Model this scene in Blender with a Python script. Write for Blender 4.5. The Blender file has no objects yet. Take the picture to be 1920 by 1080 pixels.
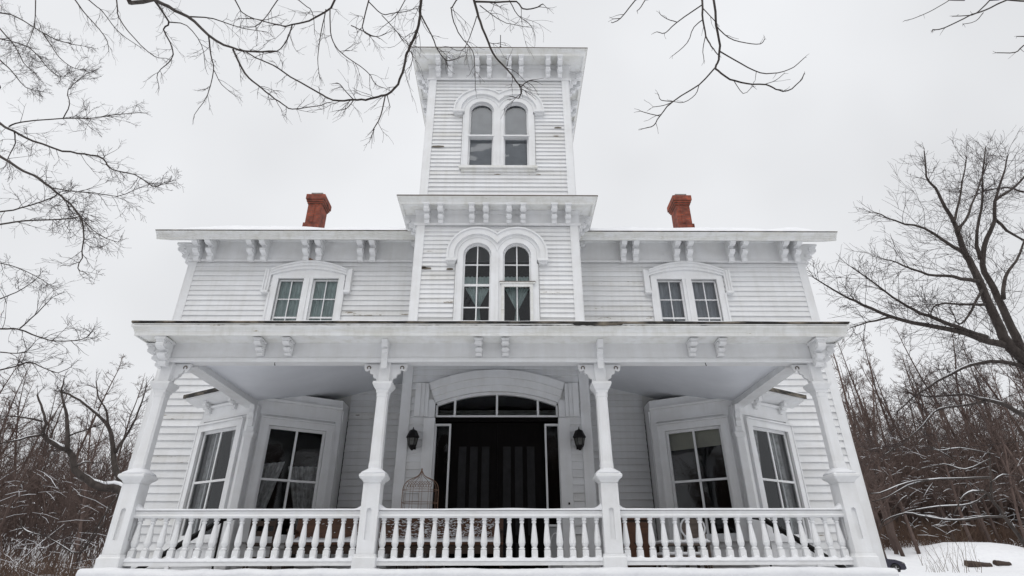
import bpy, bmesh, math, random
from mathutils import Vector, Matrix, noise

R = math.radians
scene = bpy.context.scene

# ------------------------------------------------------------------ camera
cam_data = bpy.data.cameras.new("camera")
cam = bpy.data.objects.new("camera", cam_data)
scene.collection.objects.link(cam)
scene.camera = cam
cam_data.sensor_width = 36.0
cam_data.lens = 1053.97 / 1920 * 36.0
cam_data.clip_start = 0.05
cam_data.clip_end = 3000
PITCH, YAW, ROLL = R(26.877), R(0.5366), R(-0.1293)
fw = Vector((math.sin(YAW) * math.cos(PITCH), math.cos(YAW) * math.cos(PITCH), math.sin(PITCH)))
rt = Vector((math.cos(YAW), -math.sin(YAW), 0))
upv = rt.cross(fw)
r2 = rt * math.cos(ROLL) + upv * math.sin(ROLL)
u2 = -rt * math.sin(ROLL) + upv * math.cos(ROLL)
cm = Matrix((r2, u2, -fw)).transposed().to_4x4()
cm.translation = Vector((0.2453, -9.0, -0.0972))
cam.matrix_world = cm

# ------------------------------------------------------------------ overcast sky
world = bpy.data.worlds.new("World")
scene.world = world
world.use_nodes = True
nt = world.node_tree
nt.nodes.clear()
N = nt.nodes.new
out = N("ShaderNodeOutputWorld")
bg = N("ShaderNodeBackground")
sky = N("ShaderNodeTexSky")
sky.sky_type = 'NISHITA'
sky.sun_disc = False
sky.sun_elevation = R(38)
sky.sun_rotation = R(200)
sky.dust_density = 4.0
hs = N("ShaderNodeHueSaturation")
hs.inputs['Saturation'].default_value = 0.08
tc = N("ShaderNodeTexCoord")
nz = N("ShaderNodeTexNoise")
nz.inputs['Scale'].default_value = 2.2
nz.inputs['Detail'].default_value = 3.0
ramp = N("ShaderNodeMapRange")
ramp.inputs['From Min'].default_value = 0.3
ramp.inputs['From Max'].default_value = 0.7
ramp.inputs['To Min'].default_value = 7.3
ramp.inputs['To Max'].default_value = 8.75
cl = N("ShaderNodeCombineColor")
mul = N("ShaderNodeMix"); mul.data_type = 'RGBA'; mul.blend_type = 'MULTIPLY'
mul.inputs[0].default_value = 1.0
mul.inputs[7].default_value = (0.985, 1.0, 1.03, 1)
mx = N("ShaderNodeMix"); mx.data_type = 'RGBA'
mx.inputs[0].default_value = 0.93
L = nt.links.new
L(sky.outputs[0], hs.inputs['Color'])
L(tc.outputs['Generated'], nz.inputs['Vector'])
L(nz.outputs['Fac'], ramp.inputs['Value'])
for k in range(3):
    L(ramp.outputs[0], cl.inputs[k])
L(cl.outputs[0], mul.inputs[6])
L(hs.outputs[0], mx.inputs[6])
L(mul.outputs[2], mx.inputs[7])
L(mx.outputs[2], bg.inputs['Color'])
bg.inputs['Strength'].default_value = 0.107
L(bg.outputs[0], out.inputs['Surface'])

sun_d = bpy.data.lights.new("sun", 'SUN')
sun_d.energy = 1.5
sun_d.angle = R(50)
sun_d.color = (1.0, 0.98, 0.95)
sun = bpy.data.objects.new("sun", sun_d)
scene.collection.objects.link(sun)
sdir = Vector((-0.15, -0.42, 0.90)).normalized()
sun.rotation_euler = sdir.to_track_quat('Z', 'Y').to_euler()
sky.sun_elevation = math.asin(sdir.z)
sky.sun_rotation = math.atan2(sdir.x, sdir.y)

scene.view_settings.view_transform = 'Standard'
scene.view_settings.look = 'None'
scene.view_settings.gamma = 1.0
scene.view_settings.exposure = 0.0
scene.view_settings.use_curve_mapping = False
scene.render.engine = 'CYCLES'
scene.cycles.max_bounces = 8
scene.cycles.transparent_max_bounces = 12
scene.cycles.caustics_reflective = False
scene.cycles.caustics_refractive = False

# ------------------------------------------------------------------ helpers
COL = scene.collection

def tag(o, label=None, cat=None, group=None, kind=None):
    if label: o['label'] = label
    if cat: o['category'] = cat
    if group: o['group'] = group
    if kind: o['kind'] = kind
    return o

def empty(name, loc, label=None, cat=None, group=None):
    o = bpy.data.objects.new(name, None)
    COL.objects.link(o)
    o.location = loc
    o.empty_display_size = 0.2
    return tag(o, label, cat, group)

def origin(o):
    m = Matrix.Identity(4)
    while o is not None:
        m = Matrix.Translation(o.location) @ m
        o = o.parent
    return m

def adopt(o, parent):
    """parent o while its mesh stays in world coordinates"""
    o.parent = parent
    o.location = -origin(parent).translation
    return o

class Frame:
    def __init__(s, o=(0, 0, 0), u=(1, 0, 0), n=(0, -1, 0)):
        s.o = Vector(o); s.u = Vector(u).normalized(); s.n = Vector(n).normalized(); s.z = Vector((0, 0, 1))
    def __call__(s, a, d, z):
        return s.o + s.u * a + s.n * d + s.z * z

ID = Frame((0, 0, 0), (1, 0, 0), (0, 1, 0))

class MB:
    def __init__(s, fr=ID):
        s.v = []; s.f = []; s.T = fr; s.flip = 0
    def add(s, pts, faces, raw=False):
        n = len(s.v)
        s.v += [tuple(p) if raw else tuple(s.T(*p)) for p in pts]
        s.f += [tuple(i + n for i in f) for f in faces]
    def box(s, a0, a1, d0, d1, z0, z1):
        p = [(a0, d0, z0), (a1, d0, z0), (a1, d1, z0), (a0, d1, z0), (a0, d0, z1), (a1, d0, z1), (a1, d1, z1), (a0, d1, z1)]
        s.add(p, [(3, 2, 1, 0), (4, 5, 6, 7), (0, 1, 5, 4), (1, 2, 6, 5), (2, 3, 7, 6), (3, 0, 4, 7)])
    def prism_u(s, prof, a0, a1):
        """closed (d,z) profile extruded along u"""
        n = len(prof)
        s.add([(a0, d, z) for d, z in prof] + [(a1, d, z) for d, z in prof],
              [tuple(range(n)), tuple(range(2 * n - 1, n - 1, -1))] + [(i, (i + 1) % n, n + (i + 1) % n, n + i) for i in range(n)])
    def prism_d(s, prof, d0, d1):
        """closed (u,z) outline extruded in depth"""
        n = len(prof)
        s.add([(a, d0, z) for a, z in prof] + [(a, d1, z) for a, z in prof],
              [tuple(range(n)), tuple(range(2 * n - 1, n - 1, -1))] + [(i, (i + 1) % n, n + (i + 1) % n, n + i) for i in range(n)])
    def band(s, inn, outn, d0, d1, closed=False):
        """strip between two (u,z) paths, with thickness"""
        n = len(inn)
        s.add([(a, d1, z) for a, z in inn] + [(a, d1, z) for a, z in outn] + [(a, d0, z) for a, z in inn] + [(a, d0, z) for a, z in outn], [])
        b = len(s.v) - 4 * n
        m = n if closed else n - 1
        for i in range(m):
            j = (i + 1) % n
            s.f += [(b + i, b + j, b + n + j, b + n + i), (b + 2 * n + i, b + 3 * n + i, b + 3 * n + j, b + 2 * n + j),
                    (b + i, b + 2 * n + i, b + 2 * n + j, b + j), (b + n + i, b + n + j, b + 3 * n + j, b + 3 * n + i)]
        if not closed:
            s.f += [(b, b + n, b + 3 * n, b + 2 * n), (b + n - 1, b + 3 * n - 1, b + 4 * n - 1, b + 2 * n - 1)]
    def ring(s, x0, x1, y0, y1, prof, closed=True):
        """mitred moulding round a rectangle; prof = (outward, z)"""
        n = len(prof)
        base = len(s.v)
        for cx, cy, sx, sy in ((x0, y0, -1, -1), (x1, y0, 1, -1), (x1, y1, 1, 1), (x0, y1, -1, 1)):
            s.v += [(cx + sx * o, cy + sy * o, z) for o, z in prof]
        for c in range(4):
            e = (c + 1) % 4
            for i in range(n if closed else n - 1):
                j = (i + 1) % n
                s.f.append((base + c * n + i, base + e * n + i, base + e * n + j, base + c * n + j))
    def stack(s, cx, cy, sec, cham=0.0):
        """loft of square sections (half, z), optionally chamfered"""
        base = len(s.v)
        k = 8
        for h, z in sec:
            c = max(min(cham, h * 0.8), 0.004)
            for px, py in ((-h + c, -h), (h - c, -h), (h, -h + c), (h, h - c), (h - c, h), (-h + c, h), (-h, h - c), (-h, -h + c)):
                s.v.append(tuple(s.T(cx + px, cy + py, z)))
        m = len(sec)
        for i in range(m - 1):
            for j in range(k):
                s.f.append((base + i * k + j, base + i * k + (j + 1) % k, base + (i + 1) * k + (j + 1) % k, base + (i + 1) * k + j))
        s.f.append(tuple(base + j for j in range(k - 1, -1, -1)))
        s.f.append(tuple(base + (m - 1) * k + j for j in range(k)))
    def lathe(s, cx, cy, prof, n=10):
        base = len(s.v)
        for r, z in prof:
            for j in range(n):
                a = 2 * math.pi * j / n
                s.v.append(tuple(s.T(cx + r * math.cos(a), cy + r * math.sin(a), z)))
        m = len(prof)
        for i in range(m - 1):
            for j in range(n):
                s.f.append((base + i * n + j, base + i * n + (j + 1) % n, base + (i + 1) * n + (j + 1) % n, base + (i + 1) * n + j))
        s.f.append(tuple(base + j for j in range(n - 1, -1, -1)))
        s.f.append(tuple(base + (m - 1) * n + j for j in range(n)))
    def tube(s, pts, rad, n=6, caps=True, arc=None):
        pts = [Vector(p) for p in pts]
        m = len(pts)
        if not isinstance(rad, (list, tuple)): rad = [rad] * m
        base = len(s.v)
        t = (pts[1] - pts[0]).normalized()
        a = t.orthogonal().normalized()
        for i in range(m):
            if i == 0: t = pts[1] - pts[0]
            elif i == m - 1: t = pts[-1] - pts[-2]
            else: t = pts[i + 1] - pts[i - 1]
            if t.length < 1e-9: t = Vector((0, 0, 1))
            t.normalize()
            a = a - t * a.dot(t)
            if a.length < 1e-6: a = t.orthogonal()
            a.normalize()
            b = t.cross(a)
            for j in range(n):
                q = 2 * math.pi * j / n
                s.v.append(tuple(pts[i] + (a * math.cos(q) + b * math.sin(q)) * rad[i]))
        for i in range(m - 1):
            for j in range(n):
                s.f.append((base + i * n + j, base + i * n + (j + 1) % n, base + (i + 1) * n + (j + 1) % n, base + (i + 1) * n + j))
        if caps:
            s.f.append(tuple(base + j for j in range(n - 1, -1, -1)))
            s.f.append(tuple(base + (m - 1) * n + j for j in range(n)))
    def mesh(s, name, mat, smooth=False, fix=True):
        me = bpy.data.meshes.new(name)
        me.from_pydata(s.v, [], s.f)
        if fix and len(s.f) < 30000:
            bm = bmesh.new(); bm.from_mesh(me)
            bmesh.ops.recalc_face_normals(bm, faces=bm.faces)
            bm.to_mesh(me); bm.free()
        if smooth:
            me.polygons.foreach_set("use_smooth", [True] * len(me.polygons))
        me.materials.append(mat)
        return me
    def build(s, name, mat, parent=None, smooth=False, fix=True, bevel=0.0):
        o = bpy.data.objects.new(name, s.mesh(name, mat, smooth, fix))
        COL.objects.link(o)
        if parent is not None: adopt(o, parent)
        if bevel:
            b = o.modifiers.new("edge", 'BEVEL'); b.width = bevel; b.segments = 2; b.limit_method = 'ANGLE'
        return o

def arcpath(cx, cz, r, a0, a1, n=20):
    return [(cx + r * math.cos(R(a0 + (a1 - a0) * i / n)), cz + r * math.sin(R(a0 + (a1 - a0) * i / n))) for i in range(n + 1)]

# ------------------------------------------------------------------ materials
def newmat(name):
    m = bpy.data.materials.new(name); m.use_nodes = True
    t = m.node_tree
    return m, t, t.nodes['Principled BSDF']

def node(t, kind, **kw):
    n = t.nodes.new(kind)
    for k, v in kw.items():
        if k in n.inputs: n.inputs[k].default_value = v
        else: setattr(n, k, v)
    return n

def noisy(name, c1, c2, scale=8.0, rough=0.6, stretch=(1, 1, 1), bump=0.0, bscale=60.0, rnd=0.0, spec=0.3, detail=6.0, lo=0.35, hi=0.65, metallic=0.0):
    """two-tone procedural paint / wood / bark with fine relief"""
    m, t, p = newmat(name)
    tcn = node(t, 'ShaderNodeTexCoord')
    mp = node(t, 'ShaderNodeMapping'); mp.inputs['Scale'].default_value = stretch
    t.links.new(tcn.outputs['Object'], mp.inputs['Vector'])
    n1 = node(t, 'ShaderNodeTexNoise', Scale=scale, Detail=detail, Roughness=0.6)
    t.links.new(mp.outputs[0], n1.inputs['Vector'])
    mr = node(t, 'ShaderNodeMapRange'); mr.inputs['From Min'].default_value = lo; mr.inputs['From Max'].default_value = hi
    t.links.new(n1.outputs['Fac'], mr.inputs['Value'])
    mix = node(t, 'ShaderNodeMix', data_type='RGBA')
    mix.inputs[6].default_value = (*c1, 1); mix.inputs[7].default_value = (*c2, 1)
    t.links.new(mr.outputs[0], mix.inputs[0])
    col = mix.outputs[2]
    if rnd:
        oi = node(t, 'ShaderNodeObjectInfo')
        hv = node(t, 'ShaderNodeHueSaturation')
        r2_ = node(t, 'ShaderNodeMapRange'); r2_.inputs['To Min'].default_value = 1 - rnd; r2_.inputs['To Max'].default_value = 1 + rnd * 0.4
        t.links.new(oi.outputs['Random'], r2_.inputs['Value'])
        t.links.new(r2_.outputs[0], hv.inputs['Value'])
        t.links.new(col, hv.inputs['Color'])
        col = hv.outputs[0]
    t.links.new(col, p.inputs['Base Color'])
    p.inputs['Roughness'].default_value = rough
    p.inputs['Specular IOR Level'].default_value = spec
    p.inputs['Metallic'].default_value = metallic
    if bump:
        n2 = node(t, 'ShaderNodeTexNoise', Scale=bscale, Detail=4.0)
        t.links.new(mp.outputs[0], n2.inputs['Vector'])
        b = node(t, 'ShaderNodeBump', Strength=bump, Distance=0.02)
        t.links.new(n2.outputs['Fac'], b.inputs['Height'])
        t.links.new(b.outputs[0], p.inputs['Normal'])
    return m

def worn_paint(name, c1, c2, wood, patch=0.72, scale=5.0, stretch=(1, 1, 1), rnd=0.0, rough=0.55, pscale=2.5, streak=0.3):
    """white paint, soiled in soft streaks, worn through to bare wood in rare patches"""
    m = noisy(name, c1, c2, scale, rough, stretch, 0.12, 45.0, rnd)
    t = m.node_tree; p = t.nodes['Principled BSDF']
    src = p.inputs['Base Color'].links[0].from_socket
    tcn = node(t, 'ShaderNodeTexCoord')
    mp = node(t, 'ShaderNodeMapping'); mp.inputs['Scale'].default_value = (0.9, 0.9, 5.0)
    t.links.new(tcn.outputs['Object'], mp.inputs['Vector'])
    n1 = node(t, 'ShaderNodeTexNoise', Scale=pscale, Detail=8.0, Roughness=0.65)
    t.links.new(mp.outputs[0], n1.inputs['Vector'])
    mr = node(t, 'ShaderNodeMapRange'); mr.inputs['From Min'].default_value = patch; mr.inputs['From Max'].default_value = patch + 0.03
    t.links.new(n1.outputs['Fac'], mr.inputs['Value'])
    # rain streaks running down, and grey blotches of old grime
    mp3 = node(t, 'ShaderNodeMapping'); mp3.inputs['Scale'].default_value = (7.0, 7.0, 0.35)
    t.links.new(tcn.outputs['Object'], mp3.inputs['Vector'])
    n3 = node(t, 'ShaderNodeTexNoise', Scale=1.0, Detail=5.0, Roughness=0.6)
    t.links.new(mp3.outputs[0], n3.inputs['Vector'])
    m3 = node(t, 'ShaderNodeMapRange'); m3.inputs['From Min'].default_value = 0.45; m3.inputs['From Max'].default_value = 0.75
    m3.inputs['To Max'].default_value = streak
    t.links.new(n3.outputs['Fac'], m3.inputs['Value'])
    ms = node(t, 'ShaderNodeMix', data_type='RGBA'); ms.inputs[7].default_value = (0.42, 0.40, 0.33, 1)
    t.links.new(m3.outputs[0], ms.inputs[0]); t.links.new(src, ms.inputs[6])
    src = ms.outputs[2]
    mix = node(t, 'ShaderNodeMix', data_type='RGBA')
    mix.inputs[7].default_value = (*wood, 1)
    t.links.new(mr.outputs[0], mix.inputs[0]); t.links.new(src, mix.inputs[6])
    t.links.new(mix.outputs[2], p.inputs['Base Color'])
    return m

M = {}
M['siding'] = worn_paint('white_clapboard_paint', (0.79, 0.80, 0.815), (0.71, 0.715, 0.72), (0.33, 0.3, 0.24), 0.715, 1.6, (0.6, 0.6, 3.0), 0.07, streak=0.17)
M['peeling'] = worn_paint('peeling_clapboard_paint', (0.76, 0.765, 0.77), (0.66, 0.66, 0.65), (0.24, 0.21, 0.17), 0.60, 1.6, (0.6, 0.6, 3.0), 0.07, streak=0.3)
M['bare'] = noisy('bare_weathered_wood', (0.10, 0.085, 0.07), (0.2, 0.175, 0.145), 6.0, 0.8, (1, 1, 6), 0.3, 30)
M['trim'] = worn_paint('white_trim_paint', (0.80, 0.81, 0.825), (0.73, 0.735, 0.74), (0.4, 0.37, 0.3), 0.735, 2.5, (1, 1, 1), 0.03, streak=0.12)
M['cornice'] = worn_paint('weathered_cornice_paint', (0.79, 0.80, 0.805), (0.69, 0.69, 0.66), (0.3, 0.26, 0.16), 0.675, 3.0, (0.5, 0.5, 4.0), 0.02, streak=0.35)
M['wall'] = noisy('wall_sheathing', (0.7, 0.7, 0.69), (0.64, 0.64, 0.62), 2.0, 0.7)
M['ceiling'] = noisy('pale_ceiling_paint', (0.80, 0.825, 0.87), (0.74, 0.765, 0.81), 1.5, 0.6, bump=0.05)
M['snow'] = noisy('snow', (0.78, 0.79, 0.81), (0.72, 0.73, 0.76), 3.0, 0.55, bump=0.35, bscale=22.0, spec=0.25)
M['dark_edge'] = noisy('dark_rusted_drip_edge', (0.02, 0.019, 0.018), (0.22, 0.19, 0.15), 3.0, 0.7, (1, 1, 3), 0.2, 30, lo=0.45, hi=0.7)
M['roof'] = noisy('old_roofing', (0.06, 0.055, 0.05), (0.13, 0.11, 0.1), 6.0, 0.8)
M['dark_room'] = noisy('dark_interior', (0.035, 0.03, 0.028), (0.02, 0.018, 0.018), 2.0, 0.9)  # near-black colour stands in for the darkness of unlit rooms
M['door'] = noisy('dark_door_paint', (0.0035, 0.003, 0.003), (0.006, 0.005, 0.005), 6.0, 0.5, (3, 3, 0.5), 0.05, spec=0.07)
M['door_panel'] = noisy('dark_door_panel', (0.024, 0.024, 0.026), (0.017, 0.017, 0.018), 6.0, 0.5, spec=0.12)
M['grey_panel'] = noisy('grey_sidelight_panel', (0.44, 0.45, 0.46), (0.36, 0.37, 0.38), 4.0, 0.5)
M['metal'] = noisy('black_iron', (0.006, 0.006, 0.0065), (0.012, 0.011, 0.011), 20.0, 0.5, spec=0.2)
M['rust'] = noisy('rusty_iron', (0.22, 0.13, 0.09), (0.33, 0.22, 0.16), 30.0, 0.8)
M['wood'] = noisy('brown_bench_wood', (0.10, 0.045, 0.024), (0.065, 0.03, 0.018), 4.0, 0.5, (1, 4, 6), 0.1)
M['dark_wood'] = noisy('dark_old_wood', (0.055, 0.035, 0.025), (0.035, 0.024, 0.02), 5.0, 0.6, (2, 2, 1), 0.1)
M['grey_wood'] = noisy('weathered_grey_wood', (0.16, 0.13, 0.11), (0.1, 0.08, 0.07), 5.0, 0.7, (1, 1, 4), 0.1)
M['curtain'] = noisy('mint_curtain', (0.60, 0.72, 0.70), (0.46, 0.57, 0.56), 6.0, 0.9)
M['lace'] = noisy('grey_lace', (0.62, 0.63, 0.63), (0.32, 0.32, 0.32), 9.0, 0.9)
M['shade'] = noisy('beige_roller_shade', (0.42, 0.41, 0.34), (0.36, 0.35, 0.3), 3.0, 0.9)
M['blind'] = noisy('grey_blind', (0.5, 0.53, 0.57), (0.4, 0.42, 0.46), 3.0, 0.8)
M['concrete'] = noisy('concrete_cap', (0.3, 0.29, 0.28), (0.22, 0.21, 0.2), 8.0, 0.8)
M['bark'] = noisy('grey_brown_bark', (0.032, 0.026, 0.023), (0.070, 0.058, 0.052), 7.0, 0.85, (1, 1, 0.35), 0.6, 25)
M['twig'] = noisy('dark_twig_bark', (0.036, 0.027, 0.026), (0.058, 0.044, 0.042), 3.0, 0.85)
M['forest'] = noisy('forest_bark', (0.078, 0.053, 0.045), (0.130, 0.094, 0.082), 1.2, 0.9, rnd=0.3)
M['brush'] = noisy('russet_brush', (0.125, 0.078, 0.055), (0.080, 0.054, 0.042), 0.4, 0.95)
M['weed'] = noisy('dry_weed', (0.14, 0.11, 0.08), (0.09, 0.07, 0.055), 1.0, 0.9)
M['car_paint'] = noisy('dark_blue_car_paint', (0.010, 0.008, 0.022), (0.012, 0.010, 0.026), 2.0, 0.25, spec=0.6)
M['rubber'] = noisy('tyre_rubber', (0.015, 0.015, 0.015), (0.03, 0.03, 0.03), 20.0, 0.8)
M['alloy'] = noisy('alloy_wheel', (0.5, 0.5, 0.52), (0.4, 0.4, 0.42), 5.0, 0.35, metallic=0.6)
M['lantern_glass'] = noisy('cloudy_lantern_glass', (0.12, 0.12, 0.115), (0.06, 0.06, 0.055), 8.0, 0.2, spec=0.4)

def make_glass():
    m, t, p = newmat('window_glass')
    t.nodes.remove(p)
    o = t.nodes['Material Output']
    tr = node(t, 'ShaderNodeBsdfTransparent'); tr.inputs[0].default_value = (0.93, 0.95, 0.955, 1)
    gl = node(t, 'ShaderNodeBsdfGlossy'); gl.inputs['Roughness'].default_value = 0.02
    gl.inputs['Color'].default_value = (0.95, 0.97, 1, 1)
    fr = node(t, 'ShaderNodeFresnel'); fr.inputs['IOR'].default_value = 1.5
    tcn = node(t, 'ShaderNodeTexCoord')
    n2 = node(t, 'ShaderNodeTexNoise', Scale=2.2, Detail=1.0)
    t.links.new(tcn.outputs['Object'], n2.inputs['Vector'])
    b = node(t, 'ShaderNodeBump', Strength=0.25, Distance=0.02)
    t.links.new(n2.outputs['Fac'], b.inputs['Height'])
    t.links.new(b.outputs[0], gl.inputs['Normal'])
    mxs = node(t, 'ShaderNodeMixShader')
    t.links.new(fr.outputs[0], mxs.inputs[0]); t.links.new(tr.outputs[0], mxs.inputs[1]); t.links.new(gl.outputs[0], mxs.inputs[2])
    t.links.new(mxs.outputs[0], o.inputs['Surface'])
    return m
M['glass'] = make_glass()

def make_brick():
    m, t, p = newmat('red_chimney_brick')
    tcn = node(t, 'ShaderNodeTexCoord')
    sep = node(t, 'ShaderNodeSeparateXYZ'); com = node(t, 'ShaderNodeCombineXYZ'); ad = node(t, 'ShaderNodeMath', operation='ADD')
    t.links.new(tcn.outputs['Object'], sep.inputs[0])
    t.links.new(sep.outputs[0], ad.inputs[0]); t.links.new(sep.outputs[1], ad.inputs[1])
    t.links.new(ad.outputs[0], com.inputs[0]); t.links.new(sep.outputs[2], com.inputs[1])
    b = node(t, 'ShaderNodeTexBrick')
    b.inputs['Color1'].default_value = (0.29, 0.062, 0.030, 1); b.inputs['Color2'].default_value = (0.19, 0.042, 0.024, 1)
    b.inputs['Mortar'].default_value = (0.15, 0.07, 0.05, 1)
    b.inputs['Scale'].default_value = 1.0; b.inputs['Brick Width'].default_value = 0.21; b.inputs['Row Height'].default_value = 0.075
    b.inputs['Mortar Size'].default_value = 0.008
    t.links.new(com.outputs[0], b.inputs['Vector'])
    n1 = node(t, 'ShaderNodeTexNoise', Scale=5.0, Detail=4.0)
    t.links.new(tcn.outputs['Object'], n1.inputs['Vector'])
    mr = node(t, 'ShaderNodeMapRange'); mr.inputs['From Min'].default_value = 0.3; mr.inputs['From Max'].default_value = 0.7; mr.inputs['To Min'].default_value = 0.5; mr.inputs['To Max'].default_value = 1.35
    t.links.new(n1.outputs['Fac'], mr.inputs['Value'])
    hv = node(t, 'ShaderNodeHueSaturation')
    t.links.new(mr.outputs[0], hv.inputs['Value']); t.links.new(b.outputs['Color'], hv.inputs['Color'])
    t.links.new(hv.outputs[0], p.inputs['Base Color'])
    p.inputs['Roughness'].default_value = 0.85
    return m
M['brick'] = make_brick()
# ------------------------------------------------------------------ terrain
def sstep(a, b, x):
    t = max(0.0, min(1.0, (x - a) / (b - a)))
    return t * t * (3 - 2 * t)

def ground_z(x, y):
    h = -1.35 + 1.2 * sstep(9, 34, y)
    if y > 36: h += min(y - 36, 17) * 0.175 * sstep(36, 42, y) + max(0, y - 53) * 0.15
    h += 0.9 * sstep(-14, -40, x) * sstep(4, 30, y)
    h += 1.15 * math.exp(-(((x - 40.2) / 4.4) ** 4 + ((y - 42.5) / 3.6) ** 2))
    h += 0.10 * noise.noise(Vector((x * 0.25, y * 0.25, 0))) + 0.03 * noise.noise(Vector((x * 0.9, y * 0.9, 3)))
    return h

mb = MB()
xs = [-900, -500, -260, -150, -100] + [-80 + 2 * i for i in range(81)] + [100, 150, 260, 500, 900]
ys = [-700, -300, -120, -60] + [-40 + 2 * i for i in range(71)] + [120, 160, 260, 500, 900]
for y in ys:
    for x in xs:
        mb.v.append((x, y, ground_z(max(-90, min(90, x)), min(y, 110))))
nx = len(xs)
for j in range(len(ys) - 1):
    for i in range(nx - 1):
        a = j * nx + i
        mb.f.append((a, a + 1, a + nx + 1, a + nx))
ground = mb.build('snow_ground', M['snow'], None, smooth=True, fix=False)
tag(ground, kind='structure')

# ------------------------------------------------------------------ the house
P, TX, W, HX, BACK = 2.75, 1.98, 4.3, 8.3, 14.0
house = empty('mansion', (0, 6, -1.35), 'large white clapboard house with a square central tower and a snowy front porch', 'house')
FT = Frame((0, P, 0), (1, 0, 0), (0, -1, 0))
FW = Frame((0, W, 0), (1, 0, 0), (0, -1, 0))
rng = random.Random(7)

def holed(mb, u0, u1, z0, z1, holes, d0, d1):
    us = sorted({u0, u1} | {c for h in holes for c in h[:2] if u0 < c < u1})
    zs = sorted({z0, z1} | {c for h in holes for c in h[2:] if z0 < c < z1})
    for zi in range(len(zs) - 1):
        run = None
        for ui in range(len(us) - 1):
            uc, zc = (us[ui] + us[ui + 1]) / 2, (zs[zi] + zs[zi + 1]) / 2
            inside = any(h[0] < uc < h[1] and h[2] < zc < h[3] for h in holes)
            if not inside and run is None: run = us[ui]
            if inside and run is not None:
                mb.box(run, us[ui], d0, d1, zs[zi], zs[zi + 1]); run = None
        if run is not None: mb.box(run, us[-1], d0, d1, zs[zi], zs[zi + 1])

def clapboards(wall, fr, u0, u1, z0, z1, lap, holes=()):
    z = z0
    while z < z1 - 0.03:
        zt = min(z + lap, z1)
        segs = [(u0, u1)]
        for h in holes:
            if h[2] < zt - 0.02 and h[3] > z + 0.02:
                ns = []
                for a, b in segs:
                    if h[0] > a: ns.append((a, min(b, h[0])))
                    if h[1] < b: ns.append((max(a, h[1]), b))
                segs = [s for s in ns if s[1] - s[0] > 0.03]
        for a, b in segs:
            w0, w1 = rng.uniform(-.004, .004), rng.uniform(-.004, .004)
            t0, t1 = rng.uniform(.032, .044), rng.uniform(.032, .044)
            m = MB(fr)
            m.add([(a, 0.001, z + w0), (b, 0.001, z + w1), (b, t1, z + w1), (a, t0, z + w0), (a, 0.001, zt + .012), (b, 0.001, zt + .012), (b, 0.007, zt + .012), (a, 0.007, zt + .012)],
                  [(0, 1, 2, 3), (4, 5, 6, 7), (0, 1, 5, 4), (1, 2, 6, 5), (2, 3, 7, 6), (3, 0, 4, 7)])
            m.build('clapboard', M['peeling' if rng.random() < .09 else 'siding'], wall)
        z += lap

# ---- window openings (u0, u1, z0, z1)
T_UP = (-0.93, 0.93, 9.40, 11.80)
T_LOW = (-0.93, 0.93, 4.70, 7.18)
T_DOOR = (-1.33, 1.33, -0.1, 3.36)
WINL = (-5.91, -4.15, 4.6, 6.93)
WINR = (4.15, 5.91, 4.6, 6.93)
BAYL, BAYR = (-6.62, -3.5, -0.1, 3.4), (3.5, 6.62, -0.1, 3.4)

# ---- tower body
m = MB(FT)
holed(m, -TX, TX, -1.4, 13.1, [T_UP, T_LOW, T_DOOR], -0.2, 0.0)
m.T = ID
m.box(-TX, -TX + 0.2, P + 0.2, 6.7, -1.4, 13.1)
m.box(TX - 0.2, TX, P + 0.2, 6.7, -1.4, 13.1)
m.box(-TX + 0.2, TX - 0.2, 6.5, 6.7, 4.5, 13.1)
tower = m.build('tower', M['wall'], house)
HOOD_U = [(-1.0, 1.0, 9.2, 11.4)]
clapboards(tower, FT, -TX + 0.19, TX - 0.19, 8.38, 12.53, 0.13, [(-1.0, 1.0, 9.32, 11.85)])
clapboards(tower, FT, -TX + 0.19, TX - 0.19, 5.1, 7.58, 0.121, [(-1.0, 1.0, 4.4, 7.22)])
clapboards(tower, FT, -TX + 0.19, TX - 0.19, 0.56, 3.98, 0.15, [(-1.44, 1.44, -1, 3.42)])
m = MB(FT)
for s in (-1, 1):
    a, b = sorted((s * TX, s * (TX - 0.19)))
    for z0, z1 in ((-0.1, 4.4), (4.6, 7.6), (8.2, 12.55)):
        k = MB(FT); k.box(a, b, 0.0, 0.055, z0, z1)
        q = (s * (TX + 0.025)); c, d = sorted((s * TX, q))
        k.T = ID; k.box(c, d, P - 0.042, P + 0.18, z0, z1)
        k.build('corner_board', M['trim'], house, bevel=0.006)
for (u, z, w_) in ((-1.62, 10.08, .17), (1.62, 10.75, .1), (-1.68, 6.36, .12), (-1.12, 6.34, .08), (-1.74, 6.38, .06)):
    k = MB(FT); k.prism_d([(u - w_, z - .018), (u - w_ * .3, z - .03), (u + w_, z - .02), (u + w_ * .9, z + .015), (u + .1 * w_, z + .028), (u - w_ * .8, z + .02)], .03, .046); k.build('bare_patch', M['bare'], tower)
# sides of the tower carry the same lap siding, joined
for s in (-1, 1):
    k = MB(Frame((s * TX, 0, 0), (0, 1, 0), (s, 0, 0)))
    for i in range(32):
        z = 8.38 + i * 0.13
        k.prism_u([(0.001, z), (0.03, z), (0.007, z + 0.14), (0.001, z + 0.14)], P + 0.181, 6.7)
    o = k.build('side_clapboards', M['siding'], tower); o['kind'] = 'stuff'

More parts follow.
